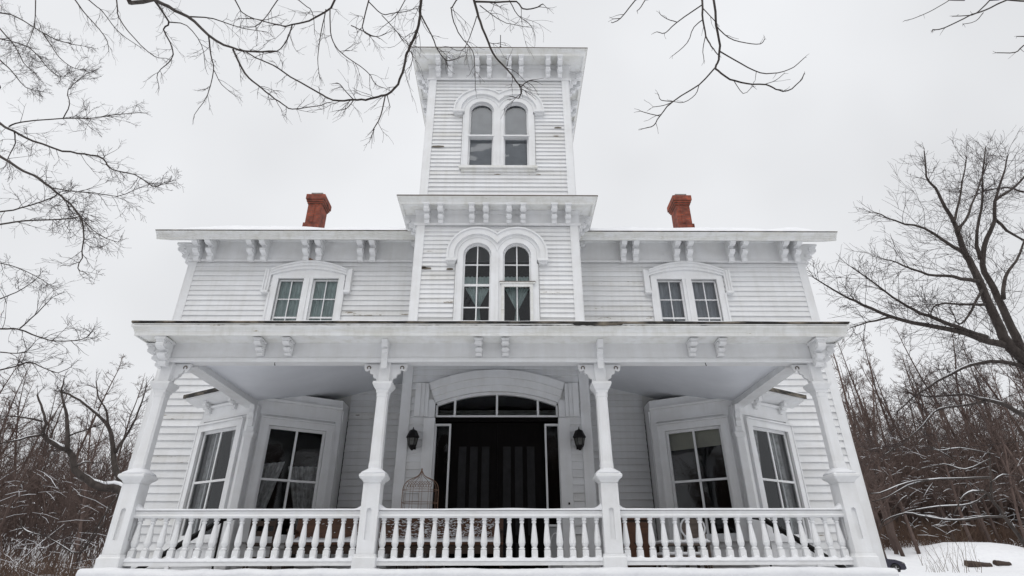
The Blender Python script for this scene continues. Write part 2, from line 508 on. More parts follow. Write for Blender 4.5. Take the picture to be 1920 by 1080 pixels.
# ---- tower cornices
def tower_cornice(zf0, zs, over, crown):
    """frieze from zf0 to soffit zs, eave overhang"""
    k = MB(); k.ring(-TX, TX, P, 6.7, [(0.03, zf0), (0.05, zf0), (0.05, zs - 0.1), (0.09, zs - 0.02), (0.09, zs), (0.0, zs), (0.0, zf0)])
    k.build('frieze', M['trim'], house)
    k = MB(); k.ring(-TX, TX, P, 6.7, [(0.052, zf0 - 0.04), (0.085, zf0 - 0.03), (0.085, zf0 + 0.02), (0.052, zf0 + 0.05)])
    k.build('frieze_moulding', M['trim'], house)
    c = over - 0.12
    k = MB(); k.ring(-TX, TX, P, 6.7, [(0.0, zs + 0.001), (c, zs + 0.001), (c, zs - 0.03), (c + 0.035, zs - 0.03), (c + 0.04, zs + 0.04), (c + 0.06, zs + crown * 0.45), (over - 0.015, zs + crown * 0.8), (over, zs + crown * 0.82), (over, zs + crown), (0.0, zs + crown + 0.02)])
    k.build('cornice', M['cornice'], house)
    k = MB(); k.ring(-TX, TX, P, 6.7, [(over - 0.02, zs + crown + 0.002), (over + 0.012, zs + crown + 0.002), (over + 0.012, zs + crown + 0.022), (over - 0.02, zs + crown + 0.022)])
    k.build('drip_edge', M['grey_wood'], house)

tower_cornice(7.60, 8.0, 0.475, 0.15)
tower_cornice(12.55, 13.1, 0.535, 0.17)

def roof_ring(name, x0, x1, y0, y1, prof, mat):
    k = MB(); k.ring(x0, x1, y0, y1, prof); return k.build(name, M[mat], house)
roof_ring('skirt_roof', -TX, TX, P, 6.7, [(0.46, 8.155), (0.46, 8.175), (0.0, 8.33), (0.0, 8.2)], 'roof')
roof_ring('snow', -TX, TX, P, 6.7, [(0.44, 8.18), (0.42, 8.215), (0.2, 8.31), (0.0, 8.40), (0.0, 8.335)], 'snow')
k = MB()
for (o, z) in ((0.53, 13.295), (0.53, 13.31)): pass
base = [(-TX - .53, P - .53, 13.3), (TX + .53, P - .53, 13.3), (TX + .53, 6.7 + .53, 13.3), (-TX - .53, 6.7 + .53, 13.3), (0, 4.725, 14.1)]
k.add(base, [(0, 1, 4), (1, 2, 4), (2, 3, 4), (3, 0, 4), (3, 2, 1, 0)])
tr = k.build('tower_roof', M['roof'], house)
k = MB(); base = [(x * 0.985, 4.725 + (y - 4.725) * 0.985, z + 0.02) for x, y, z in base]; base[4] = (0, 4.725, 14.2)
k.add(base, [(0, 1, 4), (1, 2, 4), (2, 3, 4), (3, 0, 4), (3, 2, 1, 0)]); k.build('snow', M['snow'], tr)
k = MB(); k.tube([(0.03, 2.5, 13.2), (0.03, 2.5, 14.15)], 0.012, 6); k.lathe(0.03, 2.5, [(0.01, 13.5), (0.035, 13.55), (0.045, 13.6), (0.03, 13.66), (0.01, 13.7)], 8)
k.build('lightning_rod', M['metal'], house)

# ---- scrolled brackets
def bracket_mesh(name, w, proj, h):
    """console profile in (d, z), top at z = 0"""
    prof = [(0.0, 0), (proj, 0), (proj, -0.16 * h), (proj * 0.93, -0.2 * h), (proj * 0.99, -0.26 * h), (proj * 0.95, -0.36 * h), (proj * 0.80, -0.43 * h),
            (proj * 0.60, -0.44 * h), (proj * 0.46, -0.40 * h), (proj * 0.40, -0.47 * h), (proj * 0.50, -0.52 * h), (proj * 0.62, -0.58 * h), (proj * 0.60, -0.67 * h), (proj * 0.46, -0.73 * h), (proj * 0.30, -0.74 * h), (proj * 0.24, -0.80 * h), (proj * 0.32, -0.86 * h), (proj * 0.30, -0.96 * h), (proj * 0.22, -h), (0.0, -h)]
    k = MB(Frame((0, 0, 0), (1, 0, 0), (0, -1, 0)))
    k.prism_u(prof, -w / 2, w / 2)
    # side rosettes and a cap block
    k.box(-w * 0.68, w * 0.68, 0.0, proj * 1.06, -0.10 * h, -0.002)
    for s in (-1, 1):
        a, b = sorted((s * w / 2, s * (w / 2 + 0.018)))
        for dd, zz, rr in ((proj * 0.66, -0.26 * h, 0.11 * h), (proj * 0.3, -0.58 * h, 0.085 * h)):
            pr = [(dd + rr * math.cos(R(45 * i)), zz + rr * math.sin(R(45 * i))) for i in range(8)]
            k.prism_u(pr, a, b)
    return k.mesh(name, M['trim'])

def put(mesh, x, y, z, rot=0.0, name='bracket'):
    o = bpy.data.objects.new(name, mesh); COL.objects.link(o)
    o.parent = house
    o.location = Vector((x, y, z)) - origin(house).translation
    o.rotation_euler = (0, 0, rot)
    return o

b_low = bracket_mesh('bracket_low', 0.12, 0.35, 0.40)
b_top = bracket_mesh('bracket_top', 0.12, 0.40, 0.52)
for me, zt in ((b_low, 7.999), (b_top, 13.099)):
    for c in (0.285, 0.63, 1.40, 1.74):
        for s in (-1, 1):
            put(me, s * c, P - 0.05, zt)
            for side in (-1, 1):
                put(me, side * (TX + 0.05), 4.725 + s * c, zt, R(90) * side)

# ---- arched twin windows of the tower
def pane_poly(parent, fr, pts, d):
    k = MB(fr); n = len(pts)
    ar = sum(pts[i][0] * pts[(i + 1) % n][1] - pts[(i + 1) % n][0] * pts[i][1] for i in range(n))
    nrm = fr.u.cross(Vector((0, 0, 1))).dot(fr.n) * ar
    k.add([(u, d, z) for u, z in (pts if nrm > 0 else pts[::-1])], [tuple(range(n))])   # faces outwards
    return k.build('pane', M['glass'], parent, fix=False)

def arch_outline(c, r, z0, zs, n=16, drop=0.0):
    return [(c - r, z0)] + arcpath(c, zs, r, 180, 0, n) + [(c + r, z0)]

def clip_arch(c, r, za, zb, zs, ua, ub, n=24):
    """outline of the part of an arched opening between za..zb, ua..ub"""
    top = []
    for i in range(n + 1):
        u = ua + (ub - ua) * i / n
        zz = zs + math.sqrt(max(0, r * r - (u - c) ** 2))
        top.append((u, min(zb, zz)))
    return [(ua, za)] + top + [(ub, za)]

def wavy(parent, fr, pts_top, pts_bot, d, waves, mat, amp=0.025, name='curtain'):
    """hanging cloth between two (u,z) polylines"""
    k = MB(fr); n = 40; rows = 8
    def lerp(ps, t):
        t *= len(ps) - 1; i = min(int(t), len(ps) - 2); f = t - i
        return (ps[i][0] + (ps[i + 1][0] - ps[i][0]) * f, ps[i][1] + (ps[i + 1][1] - ps[i][1]) * f)
    for r_ in range(rows + 1):
        for i in range(n + 1):
            a, b = lerp(pts_top, i / n), lerp(pts_bot, i / n); f = r_ / rows
            k.v.append(tuple(fr(a[0] + (b[0] - a[0]) * f, d + amp * math.sin(i / n * waves * 6.283) + 0.3 * amp * math.sin(i * 1.7), a[1] + (b[1] - a[1]) * f)))
    for r_ in range(rows):
        for i in range(n):
            q = r_ * (n + 1) + i
            k.f.append((q, q + 1, q + n + 2, q + n + 1))
    return k.build(name, M[mat], parent, smooth=True, fix=False)

def arched_pair(zb, zs, r, cc, hood_r0, hood_r1, ear_z, kind):
    for s in (-1, 1):
        c = s * cc
        # casing: from the glass edge to the mullion line / outer edge
        k = MB(FT)
        inn = [(c - r, zb)] + arcpath(c, zs, r, 180, 0, 24) + [(c + r, zb)]
        ro = cc
        oo = [(c - ro, zb)] + arcpath(c, zs, ro, 180, 0, 24) + [(c + ro, zb)]
        k.band(inn, oo, -0.12, 0.06)
        win = k.build('arched_window', M['trim'], house)
        # inner sash frame
        k = MB(FT)
        i2 = [(c - r + .04, zb + .06)] + arcpath(c, zs, r - .04, 180, 0, 24) + [(c + r - .04, zb + .06)]
        o2 = [(c - r - .002, zb)] + arcpath(c, zs, r + .002, 180, 0, 24) + [(c + r + .002, zb)]
        k.band(i2, o2, -0.10, -0.04)
        k.box(c - r, c + r, -0.10, -0.04, zb - .001, zb + .06)
        k.build('sash', M['trim'], win)
        rg = r - 0.035
        if kind == 'upper':
            zm = 10.44
            k = MB(FT); k.box(c - r + .0, c + r, -0.09, 0.0, zm - .02, zm + .03); k.box(c - r - 0.03, c + r + 0.03, 0.061, 0.075, zm - .02, zm + .025); k.box(c - r + .001, c + r - .001, 0.0, 0.0605, zm - .012, zm + .02)
            k.build('meeting_rail', M['trim'], win)
            pane_poly(win, FT, clip_arch(c, rg, zm + .03, 99, zs, c - rg, c + rg), -0.06)
            pane_poly(win, FT, clip_arch(c, rg, zb + .05, zm - .04, zs, c - rg, c + rg), -0.08)
            k = MB(FT); k.add([(c - r, -0.16, zb), (c + r, -0.16, zb), (c + r, -0.16, zs + r), (c - r, -0.16, zs + r)], [(0, 1, 2, 3)])
            k.build('blind', M['blind'], win, fix=False)
        else:
            k = MB(FT); k.box(c - .014, c + .014, -0.085, -0.045, zb + .06, zs + r - .03); k.build('muntin', M['trim'], win)
            zl = (6.50, 5.955, 5.375)
            for q, zz in enumerate(zl):
                if s > 0 and q == 2: continue
                h = .03 if q == 1 else .013
                k = MB(FT); k.box(c - r + .03, c + r - .03, -0.086, -0.044, zz - h, zz + h); k.build('muntin' if q != 1 else 'meeting_rail', M['trim'], win)
            edges = (zb + .05,) + tuple(reversed(zl)) + (99,)
            for q in range(4):
                for ua, ub in ((c - rg, c - .012), (c + .012, c + rg)):
                    pane_poly(win, FT, clip_arch(c, rg, edges[q], edges[q + 1], zs, ua, ub, 12), -0.065)
            # curtains
            wavy(win, FT, [(c - r, 6.22), (c + r, 6.22)], [(c - r, 5.98), (c - r * .3, 5.9), (c + r * .3, 5.92), (c + r, 5.98)], -0.13, 7, 'curtain')
            if s > 0:
                wavy(win, FT, [(c - .30, 5.93), (c + .30, 5.93)], [(c - .03, 5.36), (c + .03, 5.36)], -0.15, 6, 'curtain', .02)
                wavy(win, FT, [(c - .03, 5.36), (c + .03, 5.36)], [(c - .11, 4.7), (c + .11, 4.7)], -0.15, 3, 'curtain', .02)
                k = MB(FT)   # storm frame standing proud of the casing
                k.box(c - r - .07, c + r + .09, 0.062, 0.12, 5.93, 5.965); k.box(c - r - .03, c + r + .03, 0.062, 0.10, 5.85, 5.93)
                k.box(c - r - .03, c - r + .03, 0.062, 0.10, 4.6, 5.85); k.box(c + r - .03, c + r + .03, 0.062, 0.10, 4.6, 5.85)
                k.build('storm_frame', M['cornice'], win)
                k = MB(FT); k.box(c - r - .075, c + r + .095, 0.06, 0.13, 5.966, 5.978); k.build('storm_frame_cap', M['grey_wood'], win)
            else:
                wavy(win, FT, [(c - .28, 5.93), (c + .3, 5.93)], [(c + .0, 5.42), (c + .07, 5.42)], -0.15, 6, 'curtain', .02)
                wavy(win, FT, [(c + .0, 5.42), (c + .07, 5.42)], [(c - .08, 4.7), (c + .14, 4.7)], -0.15, 3, 'curtain', .02)
        # hood mould: stepped bands clipped at the middle
        steps = ((hood_r0, hood_r0 + (hood_r1 - hood_r0) * .30, .075), (hood_r0 + (hood_r1 - hood_r0) * .30, hood_r0 + (hood_r1 - hood_r0) * .86, .125), (hood_r0 + (hood_r1 - hood_r0) * .86, hood_r1, .155))
        k = MB(FT)
        for ra, rb, dd in steps:
            ia = math.degrees(math.acos(min(1, cc / ra))); oa = math.degrees(math.acos(min(1, cc / rb)))
            pi_ = arcpath(c, zs, ra, 180, ia, 24) if s < 0 else arcpath(c, zs, ra, 180 - ia, 0, 24)
            po_ = arcpath(c, zs, rb, 180, oa, 24) if s < 0 else arcpath(c, zs, rb, 180 - oa, 0, 24)
            if s < 0:
                pi_ = [(c - ra, ear_z)] + pi_; po_ = [(c - rb, ear_z)] + po_
            else:
                pi_ = pi_ + [(c + ra, ear_z)]; po_ = po_ + [(c + rb, ear_z)]
            k.band(pi_, po_, 0.0, dd)
        hood = k.build('hood_mould', M['trim'], win)
        a, b = sorted((c + s * (hood_r0 + .02), c + s * (hood_r1 + .012)))
        k = MB(FT); k.box(a, b, 0.0, 0.165, ear_z - .06, ear_z - .001); k.box(a + .03, b - .03, 0.0, 0.11, ear_z - .11, ear_z - .061)
        k.build('hood_end', M['trim'], hood)
    # outer casings and centre mullion
    for a, b in ((-2 * cc - .03, -2 * cc + .0), (2 * cc, 2 * cc + .03)):
        k = MB(FT); k.box(a, b, 0.0, 0.075, zb, ear_z - .115); k.build('window_casing', M['trim'], house)
    k = MB(FT); k.box(-.035, .035, 0.061, 0.085, zb, zs + .06); k.build('mullion', M['trim'], house)
    k = MB(FT); k.box(-2 * cc - .08, 2 * cc + .08, -0.05, 0.11, zb - .075, zb - .002); k.box(-2 * cc - .02, 2 * cc + .02, 0.0, 0.06, zb - .16, zb - .076)
    k.build('window_sill', M['cornice'], house)

arched_pair(9.40, 11.35, 0.335, 0.475, 0.477, 0.77, 11.30, 'upper')
arched_pair(4.75, 6.73, 0.335, 0.475, 0.477, 0.735, 6.58, 'lower')
# inner room liners, their unlit darkness put into the colour
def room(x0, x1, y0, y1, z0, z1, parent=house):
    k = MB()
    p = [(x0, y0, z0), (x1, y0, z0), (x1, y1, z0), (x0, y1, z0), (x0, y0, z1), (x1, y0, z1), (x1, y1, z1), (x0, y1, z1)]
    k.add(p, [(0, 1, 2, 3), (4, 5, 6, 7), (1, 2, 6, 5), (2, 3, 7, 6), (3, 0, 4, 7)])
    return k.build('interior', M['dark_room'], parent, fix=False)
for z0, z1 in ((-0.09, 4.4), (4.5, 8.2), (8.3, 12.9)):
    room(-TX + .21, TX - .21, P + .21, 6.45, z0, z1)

# ---- main block
m = MB(FW)
holed(m, -HX, -TX - .001, -1.4, 8.15, [WINL, BAYL], -0.2, 0.0)
holed(m, TX + .001, HX, -1.4, 8.15, [WINR, BAYR], -0.2, 0.0)
m.T = ID
m.box(-HX, -HX + .2, W + .2, BACK, -1.4, 8.15); m.box(HX - .2, HX, W + .2, BACK, -1.4, 8.15)
m.box(-HX + .2, HX - .2, BACK - .2, BACK, -1.4, 8.15)
wings = m.build('main_block', M['wall'], house)
for s in (-1, 1):
    def mir(a, b): return (min(s * a, s * b), max(s * a, s * b))
    u0, u1 = mir(6.62, HX - .19); clapboards(wings, FW, u0, u1, -0.15, 5.24, 0.165)
    u0, u1 = mir(TX + .03, 3.5); clapboards(wings, FW, u0, u1, 0.0, 4.02, 0.15)
    u0, u1 = mir(TX + .03, HX - .19)
    hw = WINL if s < 0 else WINR
    clapboards(wings, FW, u0, u1, 5.25, 7.40, 0.145, [(hw[0] - .07, hw[1] + .07, 4, 6.98)])
    for z0, z1 in ((-1.0, 4.9), (4.9, 7.42)):
        k = MB(FW); u0, u1 = mir(HX - .19, HX); k.box(u0, u1, 0.0, 0.042, z0 + .001, z1)
        k.T = ID; c, d = mir(HX, HX + .03); k.box(c, d, W - .042, W + .2, z0 + .001, z1)
        k.build('corner_board', M['trim'], house, bevel=0.006)
    k = MB(Frame((s * HX, 0, 0), (0, 1, 0), (s, 0, 0)))
    for i in range(50):
        z = -0.6 + i * 0.16
        k.prism_u([(0.001, z), (0.03, z), (0.007, z + 0.17), (0.001, z + 0.17)], W + .201, BACK)
    o = k.build('side_clapboards', M['siding'], wings); o['kind'] = 'stuff'
    u0, u1 = mir(TX + .02, HX - .22); room(u0, u1, W + .21, 9.0, -0.09, 7.4)
# main cornice
k = MB(); k.ring(-HX, HX, W, BACK, [(0.0, 7.44), (0.05, 7.44), (0.05, 8.02), (0.10, 8.06), (0.0, 8.12)]); k.build('frieze', M['trim'], house)
k = MB(); k.ring(-HX, HX, W, BACK, [(0.052, 7.40), (0.09, 7.41), (0.09, 7.455), (0.07, 7.47), (0.052, 7.49)]); k.build('frieze_moulding', M['trim'], house)
OV = 0.71
EX = HX + OV
for fr in (FW, Frame((0, BACK, 0), (-1, 0, 0), (0, 1, 0))):
    k = MB(fr); k.prism_u([(0.0, 8.10), (0.54, 7.80), (0.56, 7.785), (0.60, 7.785), (0.605, 7.83), (0.63, 7.845), (0.635, 7.88), (0.66, 7.90), (0.695, 7.93), (0.71, 7.935), (0.71, 7.965), (0.0, 8.40)], -EX, EX)
    k.build('cornice', M['cornice'], house)
    k = MB(fr); k.prism_u([(0.69, 7.967), (0.722, 7.967), (0.722, 7.985), (0.69, 7.985)], -EX - .01, EX + .01); k.build('drip_edge', M['dark_edge'], house)
EZ, SL = 7.99, 0.60
x0, x1, y0, y1 = -EX, EX, W - OV, BACK + OV
ym = (y0 + y1) / 2; zt = EZ + SL * (ym - y0)
k = MB()
k.add([(x0, y0, EZ), (x1, y0, EZ), (x1, ym, zt), (x0, ym, zt), (x1, y1, EZ), (x0, y1, EZ)], [(0, 1, 2, 3), (3, 2, 4, 5)])
roof = k.build('roof', M['roof'], house)
for s in (-1, 1):               # gable wall and raking board
    k = MB(Frame((s * HX, 0, 0), (0, 1, 0), (s, 0, 0)))
    k.prism_d([(W, 8.151), (BACK, 8.151), (BACK, 8.3), (ym, zt - .12), (W, 8.3)], -.2, 0); k.build('gable', M['siding'], house)
    k = MB(Frame((s * EX, 0, 0), (0, 1, 0), (s, 0, 0)))
    k.prism_d([(W - .0, 8.15), (ym, zt - .26), (BACK, 8.15), (BACK, 8.41), (ym, zt - .01), (W, 8.41)], -.05, 0); k.build('raking_board', M['cornice'], house)
k = MB()      # snow sheet with an uneven lip
nu, nv = 150, 30
for j in range(nv + 1):
    for i in range(nu + 1):
        x = x0 + .02 + (x1 - x0 - .04) * i / nu
        d = (j / nv) ** 1.6 * 5.5
        y = y0 + .03 + d
        h = 0.0 if j == 0 else min(0.17, 0.05 + d * .25) * (0.75 + 0.5 * noise.noise(Vector((x * 1.1, y * 1.1, 9)))) * sstep(x0, x0 + .8, x) * sstep(x1, x1 - .8, x)
        k.v.append((x, y, EZ + SL * (d + .03) + 0.006 + h))
for j in range(nv):
    for i in range(nu):
        q = j * (nu + 1) + i; k.f.append((q, q + 1, q + nu + 2, q + nu + 1))
k.build('snow', M['snow'], roof, smooth=True, fix=False)
b_wing = bracket_mesh('bracket_wing', 0.145, 0.46, 0.66)
for c in (3.38, 3.71, 4.82, 5.17, 6.30, 6.65, 7.74, 8.09):
    for s in (-1, 1):
        put(b_wing, s * c, W - .05, 8.05)
for s in (-1, 1):
    for yy in (4.42,):
        put(b_wing, s * (HX + .05), yy, 8.05, R(90) * s)

# ---- chimneys
for s in (-1, 1):
    cx = s * 6.30 - (.07 if s < 0 else 0)
    k = MB()
    k.box(cx - .235, cx + .235, 7.0, 7.6, 9.5, 11.25)
    a, b = sorted((cx + s * .235, cx + s * .32)); k.box(a, b, 7.05, 7.55, 9.5, 10.52)
    for i, (e, za, zb) in enumerate(((.03, 11.25, 11.32), (.06, 11.321, 11.40), (.09, 11.401, 11.60))):
        k.box(cx - .235 - e, cx + .235 + e, 7.0 - e, 7.6 + e, za, zb)
    k.box(cx - .1, cx + .02, 6.985, 7.0, 10.5, 11.2)
    ch = k.build('chimney', M['brick'], roof, bevel=0.008)
    k = MB(); k.box(cx - .17, cx + .17, 7.02, 7.58, 11.60, 11.66); k.build('chimney_flue', M['concrete'], ch)
    k = MB(); k.box(cx - .2, cx + .2, 7.0, 7.6, 11.661, 11.72); k.build('chimney_cap', M['concrete'], ch, bevel=.01)

# ---- twin windows of the wings under segmental hoods
def sash_light(win, fr, u0, u1, z0, z1, zmeet, rows, d, cols=2, fw_=0.045):
    k = MB(fr)
    k.box(u0, u0 + fw_, d - .03, d + .02, z0, z1); k.box(u1 - fw_, u1, d - .03, d + .02, z0, z1)
    k.box(u0 + fw_, u1 - fw_, d - .03, d + .02, z1 - fw_, z1); k.box(u0 + fw_, u1 - fw_, d - .03, d + .02, z0, z0 + fw_ * 1.4)
    k.build('sash', M['trim'], win)
    k = MB(fr); k.box(u0 + fw_, u1 - fw_, d - .03, d + .024, zmeet - .022, zmeet + .022); k.build('meeting_rail', M['trim'], win)
    mw = 0.012 if rows > 2 else 0.022
    cs = [u0 + fw_ + (u1 - u0 - 2 * fw_) * i / cols for i in range(cols + 1)]
    zs = [z0 + fw_]
    for lo, hi in ((z0 + fw_, zmeet), (zmeet, z1 - fw_)):
        for i in range(1, rows // 2 + 1): zs.append(lo + (hi - lo) * i / (rows // 2))
    for c in cs[1:-1]:
        k = MB(fr); k.box(c - mw, c + mw, d - .025, d + .016, z0 + fw_, z1 - fw_); k.build('muntin', M['trim'], win)
    for zz in zs[1:-1]:
        if abs(zz - zmeet) > .05:
            k = MB(fr); k.box(u0 + fw_, u1 - fw_, d - .024, d + .015, zz - mw, zz + mw); k.build('muntin', M['trim'], win)
    for i in range(cols):
        for j in range(len(zs) - 1):
            pane_poly(win, fr, [(cs[i], zs[j]), (cs[i + 1], zs[j]), (cs[i + 1], zs[j + 1]), (cs[i], zs[j + 1])], d - .005 + rng.uniform(-.002, .002))

for s in (-1, 1):
    c = s * 5.03
    fr = Frame((c, W, 0), (1, 0, 0), (0, -1, 0))
    k = MB(fr)
    k.box(-.96, -.80, 0, .06, 4.6, 6.90); k.box(.80, .96, 0, .06, 4.6, 6.90); k.box(-.12, .12, -.1, .06, 4.6, 6.90); k.box(-.96, .96, 0, .061, 6.90, 6.99)
    win = k.build('twin_window', M['trim'], house)
    k = MB(fr); k.box(-.99, -.94, .0, .085, 4.6, 6.47); k.box(.94, .99, .0, .085, 4.6, 6.47); k.box(-.035, .035, .061, .08, 4.6, 6.9); k.build('casing_bead', M['trim'], win)
    for a, b in ((-.80, -.12), (.12, .80)):
        sash_light(win, fr, a, b, 4.72, 6.895, 5.79, 4, -.05)
        wavy(win, fr, [(a, 6.9), (b, 6.9)], [(a, 4.7), (b, 4.7)], -.125 if s < 0 else -.17, 5, 'curtain' if s < 0 else 'blind', .03)
    # tympanum and hood
    def zo(u): return 7.14 + .25 * (1 - (u / 1.0) ** 2)
    def zi(u): return 6.99 + .18 * (1 - (u / 1.0) ** 2)
    us = [-1.0 + 2.0 * i / 24 for i in range(25)]
    k = MB(fr); k.band([(u, 6.985) for u in us], [(u, zi(u) + .01) for u in us], 0, .045); k.build('tympanum', M['trim'], win)
    k = MB(fr)
    for f0, f1, dd in ((0, .4, .09), (.4, .8, .12), (.8, 1.0, .15)):
        k.band([(u, zi(u) + (zo(u) - zi(u)) * f0) for u in us], [(u, zi(u) + (zo(u) - zi(u)) * f1) for u in us], 0, dd)
    hood = k.build('hood_mould', M['trim'], win)
    for q in (-1, 1):
        k = MB(fr)
        for f0, f1, dd in ((1.0, 1.055, .09), (1.055, 1.115, .12), (1.115, 1.155, .15)):
            a, b = sorted((q * f0, q * f1)); k.box(a, b, 0, dd, 6.5, 7.14)
        a, b = sorted((q * .985, q * 1.165)); k.box(a, b, 0, .16, 6.44, 6.499)
        k.build('hood_end', M['trim'], hood, bevel=.005)
# rust-brown stain board fragment above the left hood
k = MB(Frame((-5.1, W, 0), (1, 0, 0), (0, -1, 0))); k.prism_d([(-.1, 7.42), (.12, 7.44), (.05, 7.48), (-.02, 7.5), (-.08, 7.47)], .09, .10); k.build('rust_stain', M['rust'], house)
# ------------------------------------------------------------------ canted bays of the ground floor
AP = (5.08, 2.85); C30, S30 = math.cos(R(30)), math.sin(R(30))
FL = 1.80
b_bay = bracket_mesh('bracket_bay', 0.10, 0.20, 0.26)
for s in (-1, 1):
    apex = (s * AP[0], AP[1], 0)
    faces = []
    for side in ('outer', 'inner'):
        q = s if side == 'outer' else -s            # direction of travel in x
        fr = Frame(apex, (q * C30, S30, 0), (q * S30, -C30, 0))
        ua, ub = (.46, 1.66) if side == 'outer' else (.31, 1.51)
        za, zb = .52, 2.71
        k = MB(fr)
        holed(k, 0.001, FL, -.1, 3.44, [(ua, ub, za, zb)], -.10, 0.0)
        bay = k.build('bay_wall', M['trim'], house)
        k = MB(fr)                                  # casing of the window
        k.box(ua - .14, ua, -.06, .05, za - .02, zb + .001); k.box(ub, ub + .14, -.06, .05, za - .02, zb + .001)
        k.box(ua - .14, ub + .14, -.06, .05, zb + .001, zb + .14)
        win = k.build('bay_window', M['trim'], house)
        k = MB(fr); k.box(ua - .17, ub + .17, 0, .09, zb + .141, zb + .17); k.box(ua - .175, ua - .141, 0, .065, za, zb + .14); k.box(ub + .141, ub + .175, 0, .065, za, zb + .14)
        k.build('casing_bead', M['trim'], win)
        k = MB(fr); k.box(ua - .2, ub + .2, 0, .10, za - .08, za - .021); k.build('window_sill', M['trim'], win)
        sash_light(win, fr, ua, ub, za, zb, 1.63, 2, -.05, fw_=.055)
        if side == 'outer':
            k = MB(fr); k.box(ua + .82, ua + .86, -.12, -.1, za, zb); k.build('shade_edge', M['trim'], win)
            wavy(win, fr, [(ua, zb), (ua + .5, zb)], [(ua, za), (ua + .22, za)], -.22, 4, 'lace', .03)
            wavy(win, fr, [(ub - .36, zb), (ub, zb)], [(ub - .16, za), (ub, za)], -.22, 3, 'lace', .03)
        elif s < 0:
            wavy(win, fr, [(ua, 1.95), (ua + .5, 2.05)], [(ua, za), (ua + .16, za)], -.3, 4, 'lace', .04)
            wavy(win, fr, [(ub - .62, 1.95), (ub, 2.0)], [(ub - .2, za), (ub, za)], -.3, 5, 'lace', .04)
        else:
            wavy(win, fr, [(ua, zb), (ub, zb)], [(ua, 2.33), (ub, 2.30)], -.14, 1, 'shade', .004, 'roller_shade')
        # apron panels, frieze and mouldings
        k = MB(fr); k.box(ua - .1, ub + .1, 0, .03, 0.02, .12); k.box(ua - .1, ub + .1, 0, .03, .34, .43); k.box(ua - .1, ua + .02, 0, .03, .121, .339); k.box(ub - .02, ub + .1, 0, .03, .121, .339)
        k.box((ua + ub) / 2 - .05, (ua + ub) / 2 + .05, 0, .03, .121, .339)
        k.build('apron_panel', M['trim'], bay)
        k = MB(fr); k.box(.1, FL, 0, .035, 2.93, 2.965); k.prism_u([(0, 3.22), (.05, 3.22), (.07, 3.25), (.07, 3.27), (0, 3.29)], .05, FL)
        k.build('bay_moulding', M['trim'], bay)
        k = MB(fr); k.box(FL - .13, FL + .0, 0, .04, -.1, 2.929); k.box(0.12, .22, 0, .03, -.1, 2.929); k.build('corner_board', M['trim'], bay)
        if side == 'outer':
            k = MB(fr)
            k.prism_u([(0, 3.30), (.30, 3.40), (.32, 3.40), (.33, 3.45), (.36, 3.47), (0, 3.55)], .16, FL + .30)
            k.build('bay_cornice', M['trim'], bay)
            k = MB(fr); k.prism_u([(.29, 3.462), (.385, 3.448), (.39, 3.53), (.30, 3.55)], .18, FL + .33); k.build('broken_roof_edge', M['dark_edge'], bay)
            k = MB(fr); k.prism_u([(.0, 3.575), (.31, 3.552), (.385, 3.532), (.37, 3.56), (.2, 3.585), (0, 3.60)], .2, FL + .32); k.build('snow', M['snow'], bay, bevel=.01)
            for uu in (.72, 1.58):
                o = put(b_bay, 0, 0, 0); p = fr(uu, 0.0, 3.36)
                o.location = p - origin(house).translation; o.rotation_euler = (0, 0, math.atan2(fr.n.x, -fr.n.y))
    # return of the bay back to the wing wall
    for q in (s, -s):
        ex, ey = apex[0] + q * FL * C30, apex[1] + FL * S30
        k = MB(); a, b = sorted((ex, ex - q * .1)); k.box(a, b, ey + .002, W - .001, -.1, 3.44); k.build('bay_return', M['trim'], house)
        k = MB(); a, b = sorted((ex + q * .002, ex + q * .035)); k.box(a, b, ey + .02, ey + .13, -.1, 3.2); k.build('corner_board', M['trim'], house)
    k = MB()
    k.add([(apex[0], apex[1], 3.445), (apex[0] + C30 * FL, apex[1] + S30 * FL, 3.445), (apex[0] + C30 * FL, W, 3.445), (apex[0] - C30 * FL, W, 3.445), (apex[0] - C30 * FL, apex[1] + S30 * FL, 3.445)], [(0, 1, 2, 3, 4)])
    k.build('bay_ceiling', M['dark_room'], house)
    # pillar on the point of the bay
    k = MB()
    k.stack(apex[0], apex[1] - .03, [(.10, -.1), (.10, .10), (.085, .12), (.085, 2.40), (.10, 2.42), (.12, 2.48), (.12, 2.51), (.085, 2.52), (.085, 3.07)], .012)
    pil = k.build('bay_pillar', M['trim'], house)
    k = MB(Frame((apex[0], apex[1] - .115, 0), (1, 0, 0), (0, -1, 0)))
    k.prism_u([(0, 2.62), (.03, 2.62), (.035, 2.72), (.07, 2.76), (.05, 2.82), (.10, 2.90), (.09, 2.98), (.14, 3.06), (0, 3.06)], -.05, .05)
    k.build('pillar_bracket', M['trim'], pil)

# ------------------------------------------------------------------ porch
FZ, PX = -.10, 5.46
k = MB(); k.box(-5.64, 5.64, -.22, W + .0, -.20, FZ); k.build('porch_floor', M['grey_wood'], house)
k = MB(); k.box(-5.52, 5.52, -.10, W, -1.45, -.201); k.build('porch_base', M['trim'], house)
k = MB()                                            # snow blown over the edge of the floor
n = 420; prof = [(-.245, -.17), (-.265, -.12), (-.25, -.07), (-.2, -.045), (-.08, -.04), (.10, -.05), (.32, -.07), (.5, -.092), (.7, -.097)]
for i in range(n + 1):
    x = -5.70 + 11.4 * i / n
    for j, (y, z) in enumerate(prof):
        g = noise.noise(Vector((x * .8, j * .05, 2))) * .035 + noise.noise(Vector((x * 3.1, j * .3, 5))) * .018 + noise.noise(Vector((x * 11, j * .8, 6))) * .006
        k.v.append((x, y + (g if j < 4 else 0), max(z + (g * .8 if 1 <= j < 7 else 0), -.18 if j < 2 else -.096)))
m_ = len(prof)
